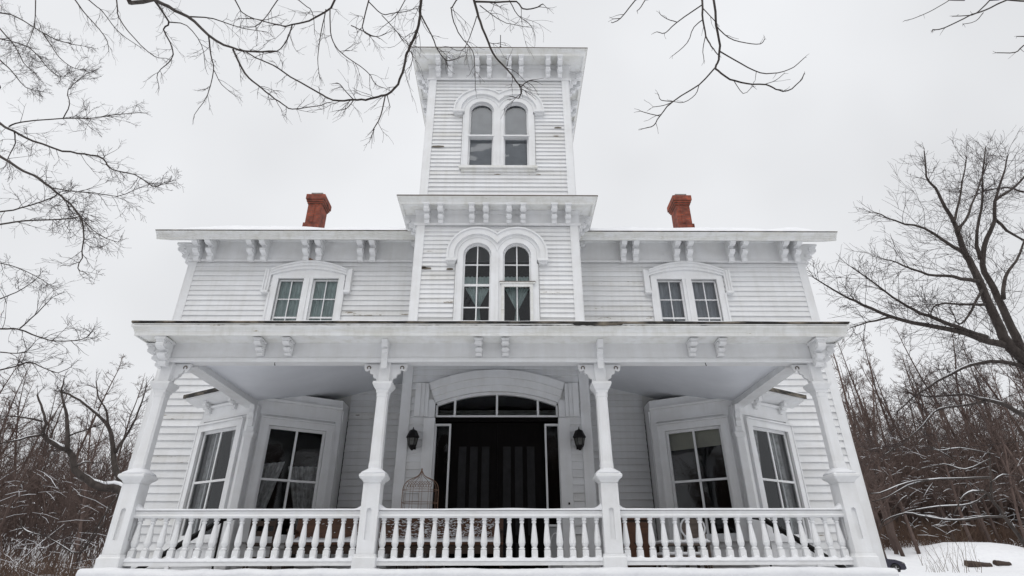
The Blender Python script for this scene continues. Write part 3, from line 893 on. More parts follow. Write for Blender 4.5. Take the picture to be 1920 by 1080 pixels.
for i in range(n):
    for j in range(m_ - 1):
        q = i * m_ + j; k.f.append((q, q + m_, q + m_ + 1, q + 1))
k.build('snow', M['snow'], house, smooth=True, fix=False)

bal_k = MB()
bal_k.stack(0, 0, [(.044, .05), (.044, .2), (.036, .205)], .004)
bal_k.lathe(0, 0, [(.030, .2), (.046, .215), (.046, .228), (.030, .24), (.042, .262), (.052, .30), (.050, .34), (.042, .42), (.033, .50), (.026, .555), (.024, .565), (.036, .575), (.036, .592), (.026, .60), (.026, .61)], 10)
bal_k.stack(0, 0, [(.034, .61), (.034, .65)], .003)
bal_me = bal_k.mesh('baluster', M['trim'])

def railing(x0, x1, count, ends):
    k = MB(); k.prism_u([(.09, .645), (.21, .645), (.225, .67), (.20, .70), (.215, .735), (.20, .752), (.10, .752), (.085, .735), (.10, .70), (.075, .67)], x0, x1)
    rail = k.build('porch_railing', M['trim'], house)
    k = MB(); k.prism_u([(.07, 0.0), (.23, 0.0), (.23, .06), (.07, .06)], x0, x1); k.build('bottom_rail', M['trim'], rail)
    xs_ = [x0 + (x1 - x0) * (i + .5) / count for i in range(count)]
    for x in xs_:
        o = bpy.data.objects.new('baluster', bal_me); COL.objects.link(o); o.parent = rail
        o.location = Vector((x, .15, 0)) - origin(rail).translation
        o.rotation_euler = (rng.gauss(0, .006), rng.gauss(0, .008), R(90) * rng.randint(0, 3) + rng.gauss(0, .03))
    # snow on the hand rail
    k = MB(); n = int((x1 - x0) * 24)
    for i in range(n + 1):
        x = x0 + (x1 - x0) * i / n
        h = .03 + .012 * noise.noise(Vector((x * 1.7, 1, 0)))
        e = min(x - x0, x1 - x)
        h += .085 * max(0, 1 - e / .14) ** 2
        for a in range(7):
            t = math.pi * a / 6
            k.v.append((x, .15 - .08 * math.cos(t), .748 + h * math.sin(t) ** .7))
    for i in range(n):
        for a in range(6):
            q = i * 7 + a; k.f.append((q, q + 7, q + 8, q + 1))
    k.build('snow', M['snow'], rail, smooth=True, fix=False)
    # snow drifted between the balusters
    k = MB(); n = int((x1 - x0) * 40)
    sp = (x1 - x0) / count
    for i in range(n + 1):
        x = x0 + (x1 - x0) * i / n
        f = ((x - x0) / sp - .5) % 1.0
        h = .045 + .05 * (2 * abs(f - .5)) ** 3 + .012 * noise.noise(Vector((x * 3, 7, 0)))
        for a in range(7):
            t = math.pi * a / 6
            k.v.append((x, .15 - .088 * math.cos(t), .055 + h * math.sin(t) ** .7))
    for i in range(n):
        for a in range(6):
            q = i * 7 + a; k.f.append((q, q + 7, q + 8, q + 1))
    k.build('snow', M['snow'], rail, smooth=True, fix=False)

IX = 1.81
railing(-PX + .12, -IX - .12, 18, 0); railing(-IX + .12, IX - .12, 18, 0); railing(IX + .12, PX - .12, 18, 0)

for x in (-PX, -IX, IX, PX):
    corner = abs(x) > 3
    cy = .135
    k = MB(); k.stack(x, cy, [(.10, .13), (.10, 1.13)], .006)
    post = k.build('porch_post', M['trim'], house)
    k = MB(); k.stack(x, cy, [(.168, FZ), (.168, .10), (.155, .115), (.15, .15), (.12, .152)], .008); k.build('plinth', M['trim'], post)
    # fronts of the pedestal with a slotted panel
    for fr in (Frame((x, cy - .10, 0), (1, 0, 0), (0, -1, 0)), Frame((x - .10, cy, 0), (0, 1, 0), (-1, 0, 0)), Frame((x + .10, cy, 0), (0, 1, 0), (1, 0, 0))):
        k = MB(fr)
        k.box(-.131, -.036, 0, .03, .153, 1.128); k.box(.036, .131, 0, .03, .153, 1.128); k.box(-.036, .036, 0, .03, .153, .34)
        up = arcpath(0, .74, .036, 180, 0, 8)
        k.band(up, [(u, 1.128) for u, z in up], 0, .03)
        k.build('pedestal_panel', M['trim'], post, fix=True)
    k = MB(); k.stack(x, cy, [(.125, 1.13), (.135, 1.14), (.15, 1.17), (.185, 1.20), (.20, 1.22), (.20, 1.25), (.19, 1.262), (.10, 1.30), (.09, 1.31)], .01); k.build('pedestal_cap', M['trim'], post)
    k = MB()
    k.stack(x, cy, [(.192, 1.2625), (.185, 1.29), (.14, 1.325), (.095, 1.36), (.088, 1.36)], .05); k.build('snow', M['snow'], post, smooth=True)
    k = MB(); k.stack(x, cy, [(.098, 1.29), (.098, 1.42), (.092, 1.46), (.088, 2.48), (.095, 2.50), (.095, 2.56)], .028); k.build('shaft', M['trim'], post)
    k = MB(); k.stack(x, cy, [(.10, 2.56), (.105, 2.60), (.125, 2.62), (.16, 2.69), (.16, 2.725), (.15, 2.735), (.09, 2.737), (.09, 3.085)], .006); k.build('capital', M['trim'], post)
    # brackets either side
    dirs = [(1, 0), (-1, 0)] if not corner else [(-1 if x > 0 else 1, 0), (0, 1)]
    for dx, dy in dirs:
        fr = Frame((x + dx * .09, cy + dy * .09, 0), (dx, dy, 0), (dy, -dx, 0) if dx >= 0 else (0, -1, 0))
        k = MB(fr)
        pr = [(0, 3.063), (.275, 3.063), (.27, 3.02), (.265, 2.985), (.25, 2.955), (.225, 2.945), (.195, 2.955), (.175, 2.965), (.165, 2.945), (.165, 2.915), (.145, 2.895), (.115, 2.89), (.105, 2.865), (.10, 2.835), (.075, 2.82), (.05, 2.81), (.045, 2.78), (.0, 2.74)]
        k.prism_d(pr, -.025, .025)
        br = k.build('post_bracket', M['trim'], post)
        k = MB(fr)      # scroll in darker colour, standing in for the shade of a cut
        k.band(arcpath(.19, 3.0, .02, -40, 220, 12), arcpath(.19, 3.0, .036, -40, 220, 12), -.03, .032)
        k.build('scroll_shade', M['grey_wood'], br)
    if not corner:
        k = MB(Frame((x, 0.0, 0), (1, 0, 0), (0, -1, 0)))
        k.prism_u([(.0, 2.95), (.05, 2.95), (.05, 3.09), (.07, 3.10), (.07, 3.2), (.10, 3.21), (.11, 3.25), (.13, 3.25), (.10, 3.285), (.16, 3.30), (.18, 3.36), (.2, 3.41), (0, 3.41)], -.05, .05)
        k.build('frieze_bracket', M['trim'], house, bevel=.005)
b_por = bracket_mesh('bracket_porch', 0.105, 0.26, 0.24)
for x in (-3.90, -3.43, -.235, .215, 3.37, 3.85):
    put(b_por, x, -.012, 3.40)
b_cor = bracket_mesh('bracket_corner', 0.13, 0.30, 0.42)
for s in (-1, 1):
    put(b_cor, s * 5.47, -.012, 3.40); put(b_cor, s * 5.55, .07, 3.40, R(90) * s)
HF = 5.54
k = MB(); k.box(-HF, HF, 0.0, .25, 3.085, 3.45); k.build('porch_beam', M['trim'], house)
for s in (-1, 1):
    k = MB(); a, b = sorted((s * 5.331, s * HF)); k.box(a, b, .251, W - .002, 3.405, 3.45); k.build('porch_soffit', M['trim'], house)
k = MB(Frame((0, 0, 0), (1, 0, 0), (0, -1, 0))); k.prism_u([(-.02, 3.064), (.02, 3.064), (.028, 3.08), (.028, 3.125), (.012, 3.137), (.002, 3.137), (.002, 3.084), (-.02, 3.084)], -HF - .02, HF + .02); k.build('beam_moulding', M['trim'], house)
for s in (-1, 1):
    a, b = sorted((s * 5.07, s * 5.33)); k = MB(); k.box(a, b, .26, 2.9, 3.062, 3.43); k.build('porch_cross_beam', M['trim'], house)
k = MB(); k.ring(-HF, HF, 0.0, W + .9, [(.001, 3.40), (.05, 3.405), (.33, 3.425), (.33, 3.40), (.352, 3.40), (.356, 3.455), (.365, 3.465), (.37, 3.49), (.392, 3.53), (.405, 3.535), (.41, 3.55), (.41, 3.592), (.0, 3.60)])
k.build('porch_cornice', M['cornice'], house)
k = MB()                    # rotten, uneven gutter edge along the roof
n = 190
for i in range(n + 1):
    x = -5.955 + 11.91 * i / n
    h = .030 + .012 * noise.noise(Vector((x * 2.2, 0, 1)))
    if 1.35 < x < 2.15: h += .042 + .03 * noise.noise(Vector((x * 9, 0, 1)))
    d = -.425 - .006 * noise.noise(Vector((x * 4, 3, 1)))
    zt = 3.633 + .004 * noise.noise(Vector((x * 1.5, 5, 1)))
    k.v += [(x, d, zt), (x, d, zt - h), (x, -.36, zt - h), (x, -.36, zt)]
for i in range(n):
    for a in range(4):
        q = i * 4; b = (a + 1) % 4; k.f.append((q + a, q + 4 + a, q + 4 + b, q + b))
k.build('gutter_edge', M['dark_edge'], house)
k = MB(); n = 700          # rotten board edge under the gutter, of uneven width
for i in range(n + 1):
    x = -5.9 + 11.8 * i / n
    g = noise.noise(Vector((x * .8, 4, 4))) + .6 * noise.noise(Vector((x * 5, 2, 2))) + .4 * noise.noise(Vector((x * 17, 2, 8))) + .25 * (1 - abs(x + .6) / 4)
    h = .0008 + max(0, .013 * g) + (.012 * max(0, noise.noise(Vector((x * 9, 1, 1)))) if 1.4 < x < 2.2 else 0)
    c = 3.567 + .004 * noise.noise(Vector((x * 3, 0, 6)))
    k.v += [(x, -.4145, c + h * .5), (x, -.4145, c - h), (x, -.409, c - h), (x, -.409, c + h * .5)]
for i in range(n):
    for a in range(4):
        q = i * 4; b = (a + 1) % 4; k.f.append((q + a, q + 4 + a, q + 4 + b, q + b))
k.build('rotten_edge', M['dark_edge'], house)
RS = .30
k = MB(); e = .41; x0, x1, y0, yW = -HF - e, HF + e, -e, W
r_ = W + e; zr = 3.60 + .02 + RS * r_
k.add([(x0, y0, 3.62), (x1, y0, 3.62), (x1 - r_, yW, zr), (x0 + r_, yW, zr), (x0, yW, 3.62), (x1, yW, 3.62)], [(0, 1, 2, 3), (0, 3, 4), (1, 5, 2)])
proof = k.build('porch_roof', M['roof'], house)
k = MB(); nu, nv = 120, 16
for j in range(nv + 1):
    for i in range(nu + 1):
        x = x0 + .01 + (x1 - x0 - .02) * i / nu; y = y0 + .012 + (r_ - .02) * (j / nv) ** 1.5
        h = (0.004 if j == 0 else .02 + .035 * min(1, (y - y0) / .3)) * (.8 + .4 * noise.noise(Vector((x * 1.3, y * 2, 4))))
        k.v.append((x, y, 3.635 + RS * min(y - y0, x - x0, x1 - x) + h))
for j in range(nv):
    for i in range(nu):
        q = j * (nu + 1) + i; k.f.append((q, q + 1, q + nu + 2, q + nu + 1))
k.build('snow', M['snow'], proof, smooth=True, fix=False)
# boarded ceiling, rising towards the house
k = MB(); nu, nv = 44, 24
def ceil_z(x, y):
    ax = max(abs(x), 1.5)
    return min(max(3.17, 3.19 + .25 * max(0, 5.08 - ax) + .10 * (y - 2.85)), 3.55 + RS * min(y + .41, 5.95 - abs(x)))
for j in range(nv + 1):
    for i in range(nu + 1):
        x = -5.36 + 10.72 * i / nu; y = .2 + (W - .2) * j / nv
        k.v.append((x, y, ceil_z(x, y)))
for j in range(nv):
    for i in range(nu):
        q = j * (nu + 1) + i; k.f.append((q, q + 1, q + nu + 2, q + nu + 1))
k.build('porch_ceiling', M['ceiling'], house, smooth=True, fix=False)
for x in (-3.66, 3.6):
    k = MB(); k.tube([(x, .03, 3.07), (x, .03, 3.03), (x + .01, .03, 3.015), (x + .015, .03, 3.03)], .006, 6); k.build('hook', M['metal'], house)

# ------------------------------------------------------------------ entrance
CX = .03
fr = Frame((CX, P, 0), (1, 0, 0), (0, -1, 0))
def zo(u): return 3.52 + .295 * (1 - (u / 1.44) ** 2)
def zi(u): return 3.115 + .25 * (1 - (u / 1.31) ** 2)
us = [-1.44 + 2.88 * i / 32 for i in range(33)]
k = MB(fr)
uu = [-1.29 + 2.58 * i / 24 for i in range(25)]
k.band([(u * .965, zi(u) - .055) for u in uu], [(u, zi(u) + .012) for u in uu], -.12, -.03)
ent = k.build('entrance', M['trim'], house)
for a, b in ((-1.52, -1.29), (1.29, 1.52)):
    k = MB(fr); k.box(a, b, -.1, .05, FZ, 2.80); k.build('pilaster', M['trim'], ent, bevel=.004)
k = MB(fr)
for f0, f1, dd in ((0, .28, .06), (.28, .62, .10), (.62, 1.0, .15)):
    k.band([(u * (.91 + .09 * f0), zi(u * .91) + (zo(u) - zi(u * .91)) * f0) for u in us], [(u * (.91 + .09 * f1), zi(u * .91) + (zo(u) - zi(u * .91)) * f1) for u in us], -.05, dd)
hood = k.build('door_hood', M['trim'], ent)
for q in (-1, 1):
    k = MB(fr)
    for f0, f1, dd in ((1.30, 1.44, .06), (1.44, 1.52, .10), (1.52, 1.60, .125), (1.60, 1.72, .15)):
        a, b = sorted((q * f0, q * f1)); k.box(a, b, 0, dd, 2.81, 3.52 if f0 > 1.43 else 3.18)
    k.build('hood_end', M['trim'], hood, bevel=.005)
k = MB(fr)
for c in (-.89, 0, .87): k.box(c - .022, c + .022, -.11, -.035, 2.86, zi(c) - .05)
k.box(-1.29, 1.29, -.119, -.031, 2.83, 2.865); k.box(-1.29, -1.25, -.119, -.031, 2.866, 3.08); k.box(1.25, 1.29, -.119, -.031, 2.866, 3.08)
tran = k.build('transom', M['trim'], ent)
for a, b in ((-1.25, -.91), (-.87, -.02), (.02, .85), (.89, 1.25)):
    top = [(a + (b - a) * i / 8, zi(a + (b - a) * i / 8) - .05) for i in range(9)]
    pane_poly(tran, fr, [(a, 2.865)] + top + [(b, 2.865)], -.08)
k = MB(fr); k.box(-1.29, 1.29, -.14, -.06, 2.74, 2.829); k.build('transom_bar', M['door'], ent)
for a, b in ((-1.29, -.955), (1.0, 1.31)):
    k = MB(fr); k.box(a, a + .035, -.13, -.04, FZ, 2.69); k.box(b - .035, b, -.13, -.04, FZ, 2.69); k.box(a + .035, b - .035, -.13, -.04, 2.65, 2.69); k.box(a + .035, b - .035, -.13, -.04, .70, .74)
    sl = k.build('sidelight', M['trim'], ent)
    pane_poly(sl, fr, [(a + .035, .74), (b - .035, .74), (b - .035, 2.65), (a + .035, 2.65)], -.09)
    k = MB(fr); k.box(a + .036, b - .036, -.12, -.08, FZ, .70); k.build('sidelight_panel', M['grey_panel'], sl)
    c = (a + b) / 2
    k = MB(fr); k.band([(c + .095 * math.cos(R(q * 15)), .33 + .25 * math.sin(R(q * 15))) for q in range(24)], [(c + .115 * math.cos(R(q * 15)), .33 + .27 * math.sin(R(q * 15))) for q in range(24)], -.08, -.066, closed=True)
    k.build('oval_moulding', M['trim'], sl)
for a, b, h in ((-.945, .018, -1), (.022, .985, 1)):
    k = MB(fr); k.box(a, b, -.20, -.15, FZ + .02, 2.735); leaf = k.build('door_leaf', M['door'], ent)
    base = (-.70, -.465, -.225) if h < 0 else (.215, .457, .706)
    for c in base:
        k = MB(fr); k.box(c - .078, c + .078, -.15, -.137, .55, 2.24); k.build('door_panel', M['door_panel'], leaf, bevel=.006)
    for c in base:
        k = MB(fr); k.box(c - .078, c + .078, -.15, -.137, .08, .42); k.build('door_panel', M['door_panel'], leaf, bevel=.006)
k.T = ID; k.tube([(CX - .06, P + .15, .98), (CX - .06, P + .09, .98)], [.015, .03], 8); k.build('door_knob', M['metal'], ent)
k = MB(fr); k.box(1.42, 1.45, .05, .065, 1.09, 1.13); k.build('doorbell', M['metal'], ent)
# dark hall behind the glass is the tower room already

# ------------------------------------------------------------------ wall lanterns
def lantern(x, label):
    root = empty('wall_lantern', (x, P - .04, 2.1), label, 'lantern', 'lanterns beside the front door')
    def put_(k, name, mat, par=root): 
        o = k.build(name, M[mat], None); o.parent = par; return o
    k = MB(); k.box(-.05, .05, -.02, .02, .05, .30); put_(k, 'wall_plate', 'metal')
    k = MB(); k.tube([(0, -.02, .25), (0, -.09, .33), (0, -.15, .385), (0, -.15, .40)], .012, 6); put_(k, 'arm', 'metal')
    cy = -.16
    k = MB(); k.lathe(0, cy, [(.006, .47), (.012, .435), (.03, .41), (.075, .395), (.105, .33), (.135, .262), (.125, .245), (.1, .235)], 6); put_(k, 'roof', 'metal')
    k = MB(); k.lathe(0, cy, [(.105, .234), (.075, .10)], 6); put_(k, 'lantern_glass', 'lantern_glass')
    k = MB(); k.lathe(0, cy, [(.082, .10), (.08, .08), (.055, .05), (.035, .02), (.015, .0)], 6); put_(k, 'lantern_base', 'metal')
    for j in range(6):
        a = 2 * math.pi * j / 6
        k = MB(); k.tube([(.108 * math.cos(a), cy + .108 * math.sin(a), .24), (.08 * math.cos(a), cy + .08 * math.sin(a), .095)], .009, 4); put_(k, 'lantern_bar', 'metal')
lantern(-1.665, 'black wall lantern left of the front door, above the rusty birdcage')
lantern(1.715, 'black wall lantern right of the front door')

# ------------------------------------------------------------------ things standing on the porch
def thing_part(root, k, name, mat, bevel=0.0, smooth=False):
    o = k.build(name, M[mat], None, smooth=smooth, bevel=bevel); o.parent = root; return o

root = empty('wooden_bench', (-1.72, 1.95, FZ), 'long brown wooden bench with snow on its seat, behind the middle railing', 'bench')
hw = 1.9
k = MB(); k.box(-hw, hw, -.20, .28, .44, .485); thing_part(root, k, 'seat', 'wood', .006)
k = MB(); k.box(-hw + .02, hw - .02, -.18, -.15, .30, .439); thing_part(root, k, 'apron', 'dark_wood')
k = MB(); k.add([(-hw, .24, .47), (hw, .24, .47), (hw, .27, .47), (-hw, .27, .47), (-hw, .33, .93), (hw, .33, .93), (hw, .36, .93), (-hw, .36, .93)], [(0, 1, 2, 3), (4, 5, 6, 7), (0, 1, 5, 4), (1, 2, 6, 5), (2, 3, 7, 6), (3, 0, 4, 7)]); thing_part(root, k, 'backrest', 'wood', .005)
k = MB(); k.box(-hw, hw, .30, .40, .932, .965); thing_part(root, k, 'top_rail', 'dark_wood', .006)
for x in (-hw + .03, hw - .03):
    k = MB(); k.box(x - .03, x + .03, -.17, .30, .0, .44); thing_part(root, k, 'leg', 'dark_wood', .005)
    k = MB(); k.box(x - .03, x + .03, -.2, .27, .66, .70); k.box(x - .025, x + .025, -.17, -.12, .486, .66); thing_part(root, k, 'armrest', 'dark_wood', .005)
for x in (-.6, .6):
    k = MB(); k.box(x - .025, x + .025, -.14, .26, .0, .44); thing_part(root, k, 'leg', 'dark_wood', .005)
k = MB(); k.box(-hw + .05, hw - .05, .1, .13, .12, .2); thing_part(root, k, 'stretcher', 'grey_wood')
k = MB(); n = 70
for i in range(n + 1):
    x = -hw + .07 + (2 * hw - .14) * i / n
    g = noise.noise(Vector((x * 2, 3, 1)))
    for y, z in ((-.205, .488), (-.2, .51 + .01 * g), (-.05, .53 + .025 * g), (.12, .55 + .03 * g), (.235, .58 + .06 * g), (.25, .485)):
        k.v.append((x, y, z))
for i in range(n):
    for j in range(5):
        q = i * 6 + j; k.f.append((q, q + 6, q + 7, q + 1))
thing_part(root, k, 'snow', 'snow', 0, True)
k = MB()
for i in range(1500):                     # flecks of snow stuck to the back
    x = rng.uniform(-hw + .1, hw - .15)
    if rng.random() > .06 + .9 * sstep(-.9, .6, x) or x > 1.72: continue
    z = rng.uniform(.50, .90); y = .24 + (z - .47) / .46 * .09
    w_, h_ = rng.uniform(.01, .045), rng.uniform(.003, .008)
    t_ = rng.uniform(-.012, .012)
    k.add([(x - w_, y - .002, z - t_), (x, y - .012, z - h_), (x + w_, y - .002, z + t_), (x, y - .006, z + h_)], [(0, 1, 2, 3)])
o = thing_part(root, k, 'snow_flecks', 'snow'); o['kind'] = 'stuff'

def chair(x, y, rz, label, snowy, mat, rnd_back):
    root = empty('porch_chair', (x, y, FZ), label, 'chair'); root.rotation_euler = (0, 0, rz)
    k = MB(); k.box(-.22, .22, -.22, .22, .42, .46); thing_part(root, k, 'seat', mat, .01)
    for a in (-.19, .19):
        k = MB(); k.tube([(a, -.19, 0), (a, -.19, .42)], .02, 6); thing_part(root, k, 'leg', mat)
        k = MB(); k.tube([(a, .2, 0), (a, .2, .46), (a, .25, .70 if rnd_back else .95)], .02, 6); thing_part(root, k, 'leg', mat)
    if rnd_back:
        k = MB(); k.prism_d([(.21 * math.cos(R(20 * i)), .72 + .19 * math.sin(R(20 * i))) for i in range(18)], .22, .25); thing_part(root, k, 'backrest', mat, .006)
        k = MB(); k.band([(.195 * math.cos(R(20 * i)), .72 + .175 * math.sin(R(20 * i))) for i in range(18)], [(.225 * math.cos(R(20 * i)), .72 + .205 * math.sin(R(20 * i))) for i in range(18)], .20, .26, closed=True); thing_part(root, k, 'back_rim', 'trim' if snowy else mat)
    else:
        for z in (.6, .76, .9):
            k = MB(); k.box(-.19, .19, .21, .24, z - .04, z + .04); thing_part(root, k, 'back_slat', mat, .005)
    k = MB(); k.box(-.19, .19, -.2, -.18, .2, .23); k.box(-.19, .19, .19, .21, .22, .25); thing_part(root, k, 'stretcher', mat)
    if snowy:
        k = MB(); k.stack(0, 0, [(.225, .461), (.22, .49), (.18, .52), (.1, .53)], .03); thing_part(root, k, 'snow', 'snow', 0, True)
chair(-3.95, 1.6, R(195), 'dark brown slat-back chair beside the left end of the long bench', False, 'dark_wood', False)
chair(3.55, 1.75, R(-12), 'round-backed wooden chair with a pale rim and snow on the seat', True, 'grey_wood', True)
root = empty('plank_table', (3.15, 1.35, FZ), 'low two-tier plank table covered with snow, behind the right railing', 'table')
for z in (.22, .40):
    for i in range(3):
        k = MB(); k.box(-.36, .36, -.22 + i * .15, -.08 + i * .15, z, z + .03); thing_part(root, k, 'plank', 'grey_wood', .004)
    k = MB(); k.box(-.365, .365, -.225, .225, z + .031, z + .085); thing_part(root, k, 'snow', 'snow', .02, True)
for a in (-.33, .33):
    for b in (-.19, .19):
        k = MB(); k.box(a - .02, a + .02, b - .02, b + .02, 0, .22); k.box(a - .02, a + .02, b - .02, b + .02, .25, .40); thing_part(root, k, 'leg', 'dark_wood')
root = empty('wooden_cupboard', (2.50, 1.75, FZ), 'dark brown wooden cupboard on the porch, just right of the third porch post', 'cupboard')
k = MB(); k.box(-.27, .27, -.2, .2, .05, .82); thing_part(root, k, 'body', 'dark_wood', .01)
k = MB(); k.box(-.30, .30, -.23, .22, .821, .86); thing_part(root, k, 'top', 'wood', .008)
for a in (-.135, .135):
    k = MB(); k.box(a - .12, a + .12, -.215, -.201, .10, .78); d_ = thing_part(root, k, 'door', 'wood', .006)
    k = MB(); k.lathe(a - math.copysign(.08, a), -.225, [(.012, .44), (.018, .455), (.012, .47)], 8); h_ = thing_part(root, k, 'knob', 'metal'); h_.parent = d_
for a in (-.24, .24):
    for b in (-.17, .17):
        k = MB(); k.box(a - .025, a + .025, b - .025, b + .025, 0, .049); thing_part(root, k, 'foot', 'dark_wood')

# rusty wire birdcage
root = empty('birdcage', (-1.42, 2.45, FZ), 'tall rusty wire birdcage with a pointed ogee top, standing behind the bench', 'birdcage')
k = MB(); k.stack(0, 0, [(.19, 0), (.19, .03)], .03); thing_part(root, k, 'base', 'rust')
def ogee(t):      # t 0..1 from eave to tip: (radius, z)
    pts = [(.345, 1.43), (.33, 1.52), (.27, 1.60), (.17, 1.645), (.08, 1.68), (.03, 1.735), (.005, 1.80)]
    f = t * (len(pts) - 1); i = min(int(f), len(pts) - 2); f -= i
    return (pts[i][0] + (pts[i + 1][0] - pts[i][0]) * f, pts[i][1] + (pts[i + 1][1] - pts[i][1]) * f)
nb = 12
for j in range(nb):
    a = 2 * math.pi * j / nb
    ca, sa = math.cos(a), math.sin(a) * .55
    rr = .008 if j in (0, 6) else .0035
    pts = [(.345 * ca, .345 * sa, .03), (.345 * ca, .345 * sa, 1.43)] + [(ogee(t / 10)[0] * ca, ogee(t / 10)[0] * sa, ogee(t / 10)[1]) for t in range(1, 11)]
    k = MB(); k.tube(pts, rr, 5); thing_part(root, k, 'bar', 'rust')
for z in (.03, .5, .95, 1.2, 1.43):
    k = MB(); k.tube([(.345 * math.cos(R(15 * q)), .19 * math.sin(R(15 * q)), z) for q in range(25)], .0045, 5, caps=False); thing_part(root, k, 'hoop', 'rust')
k = MB()
for q in range(9):      # scrollwork under the dome
    c = -.2 + .05 * q
    k.tube([(c + .028 * math.cos(R(30 * i)), -.18, 1.49 + .028 * math.sin(R(30 * i))) for i in range(13)], .005, 4, caps=False)
    k.tube([(c + .02 * math.cos(R(30 * i)), -.17, 1.55 + .02 * math.sin(R(30 * i))) for i in range(13)], .004, 4, caps=False)
thing_part(root, k, 'scrollwork', 'rust')
k = MB(); k.lathe(0, 0, [(.004, 1.79), (.02, 1.81), (.004, 1.84)], 6); thing_part(root, k, 'finial', 'rust')

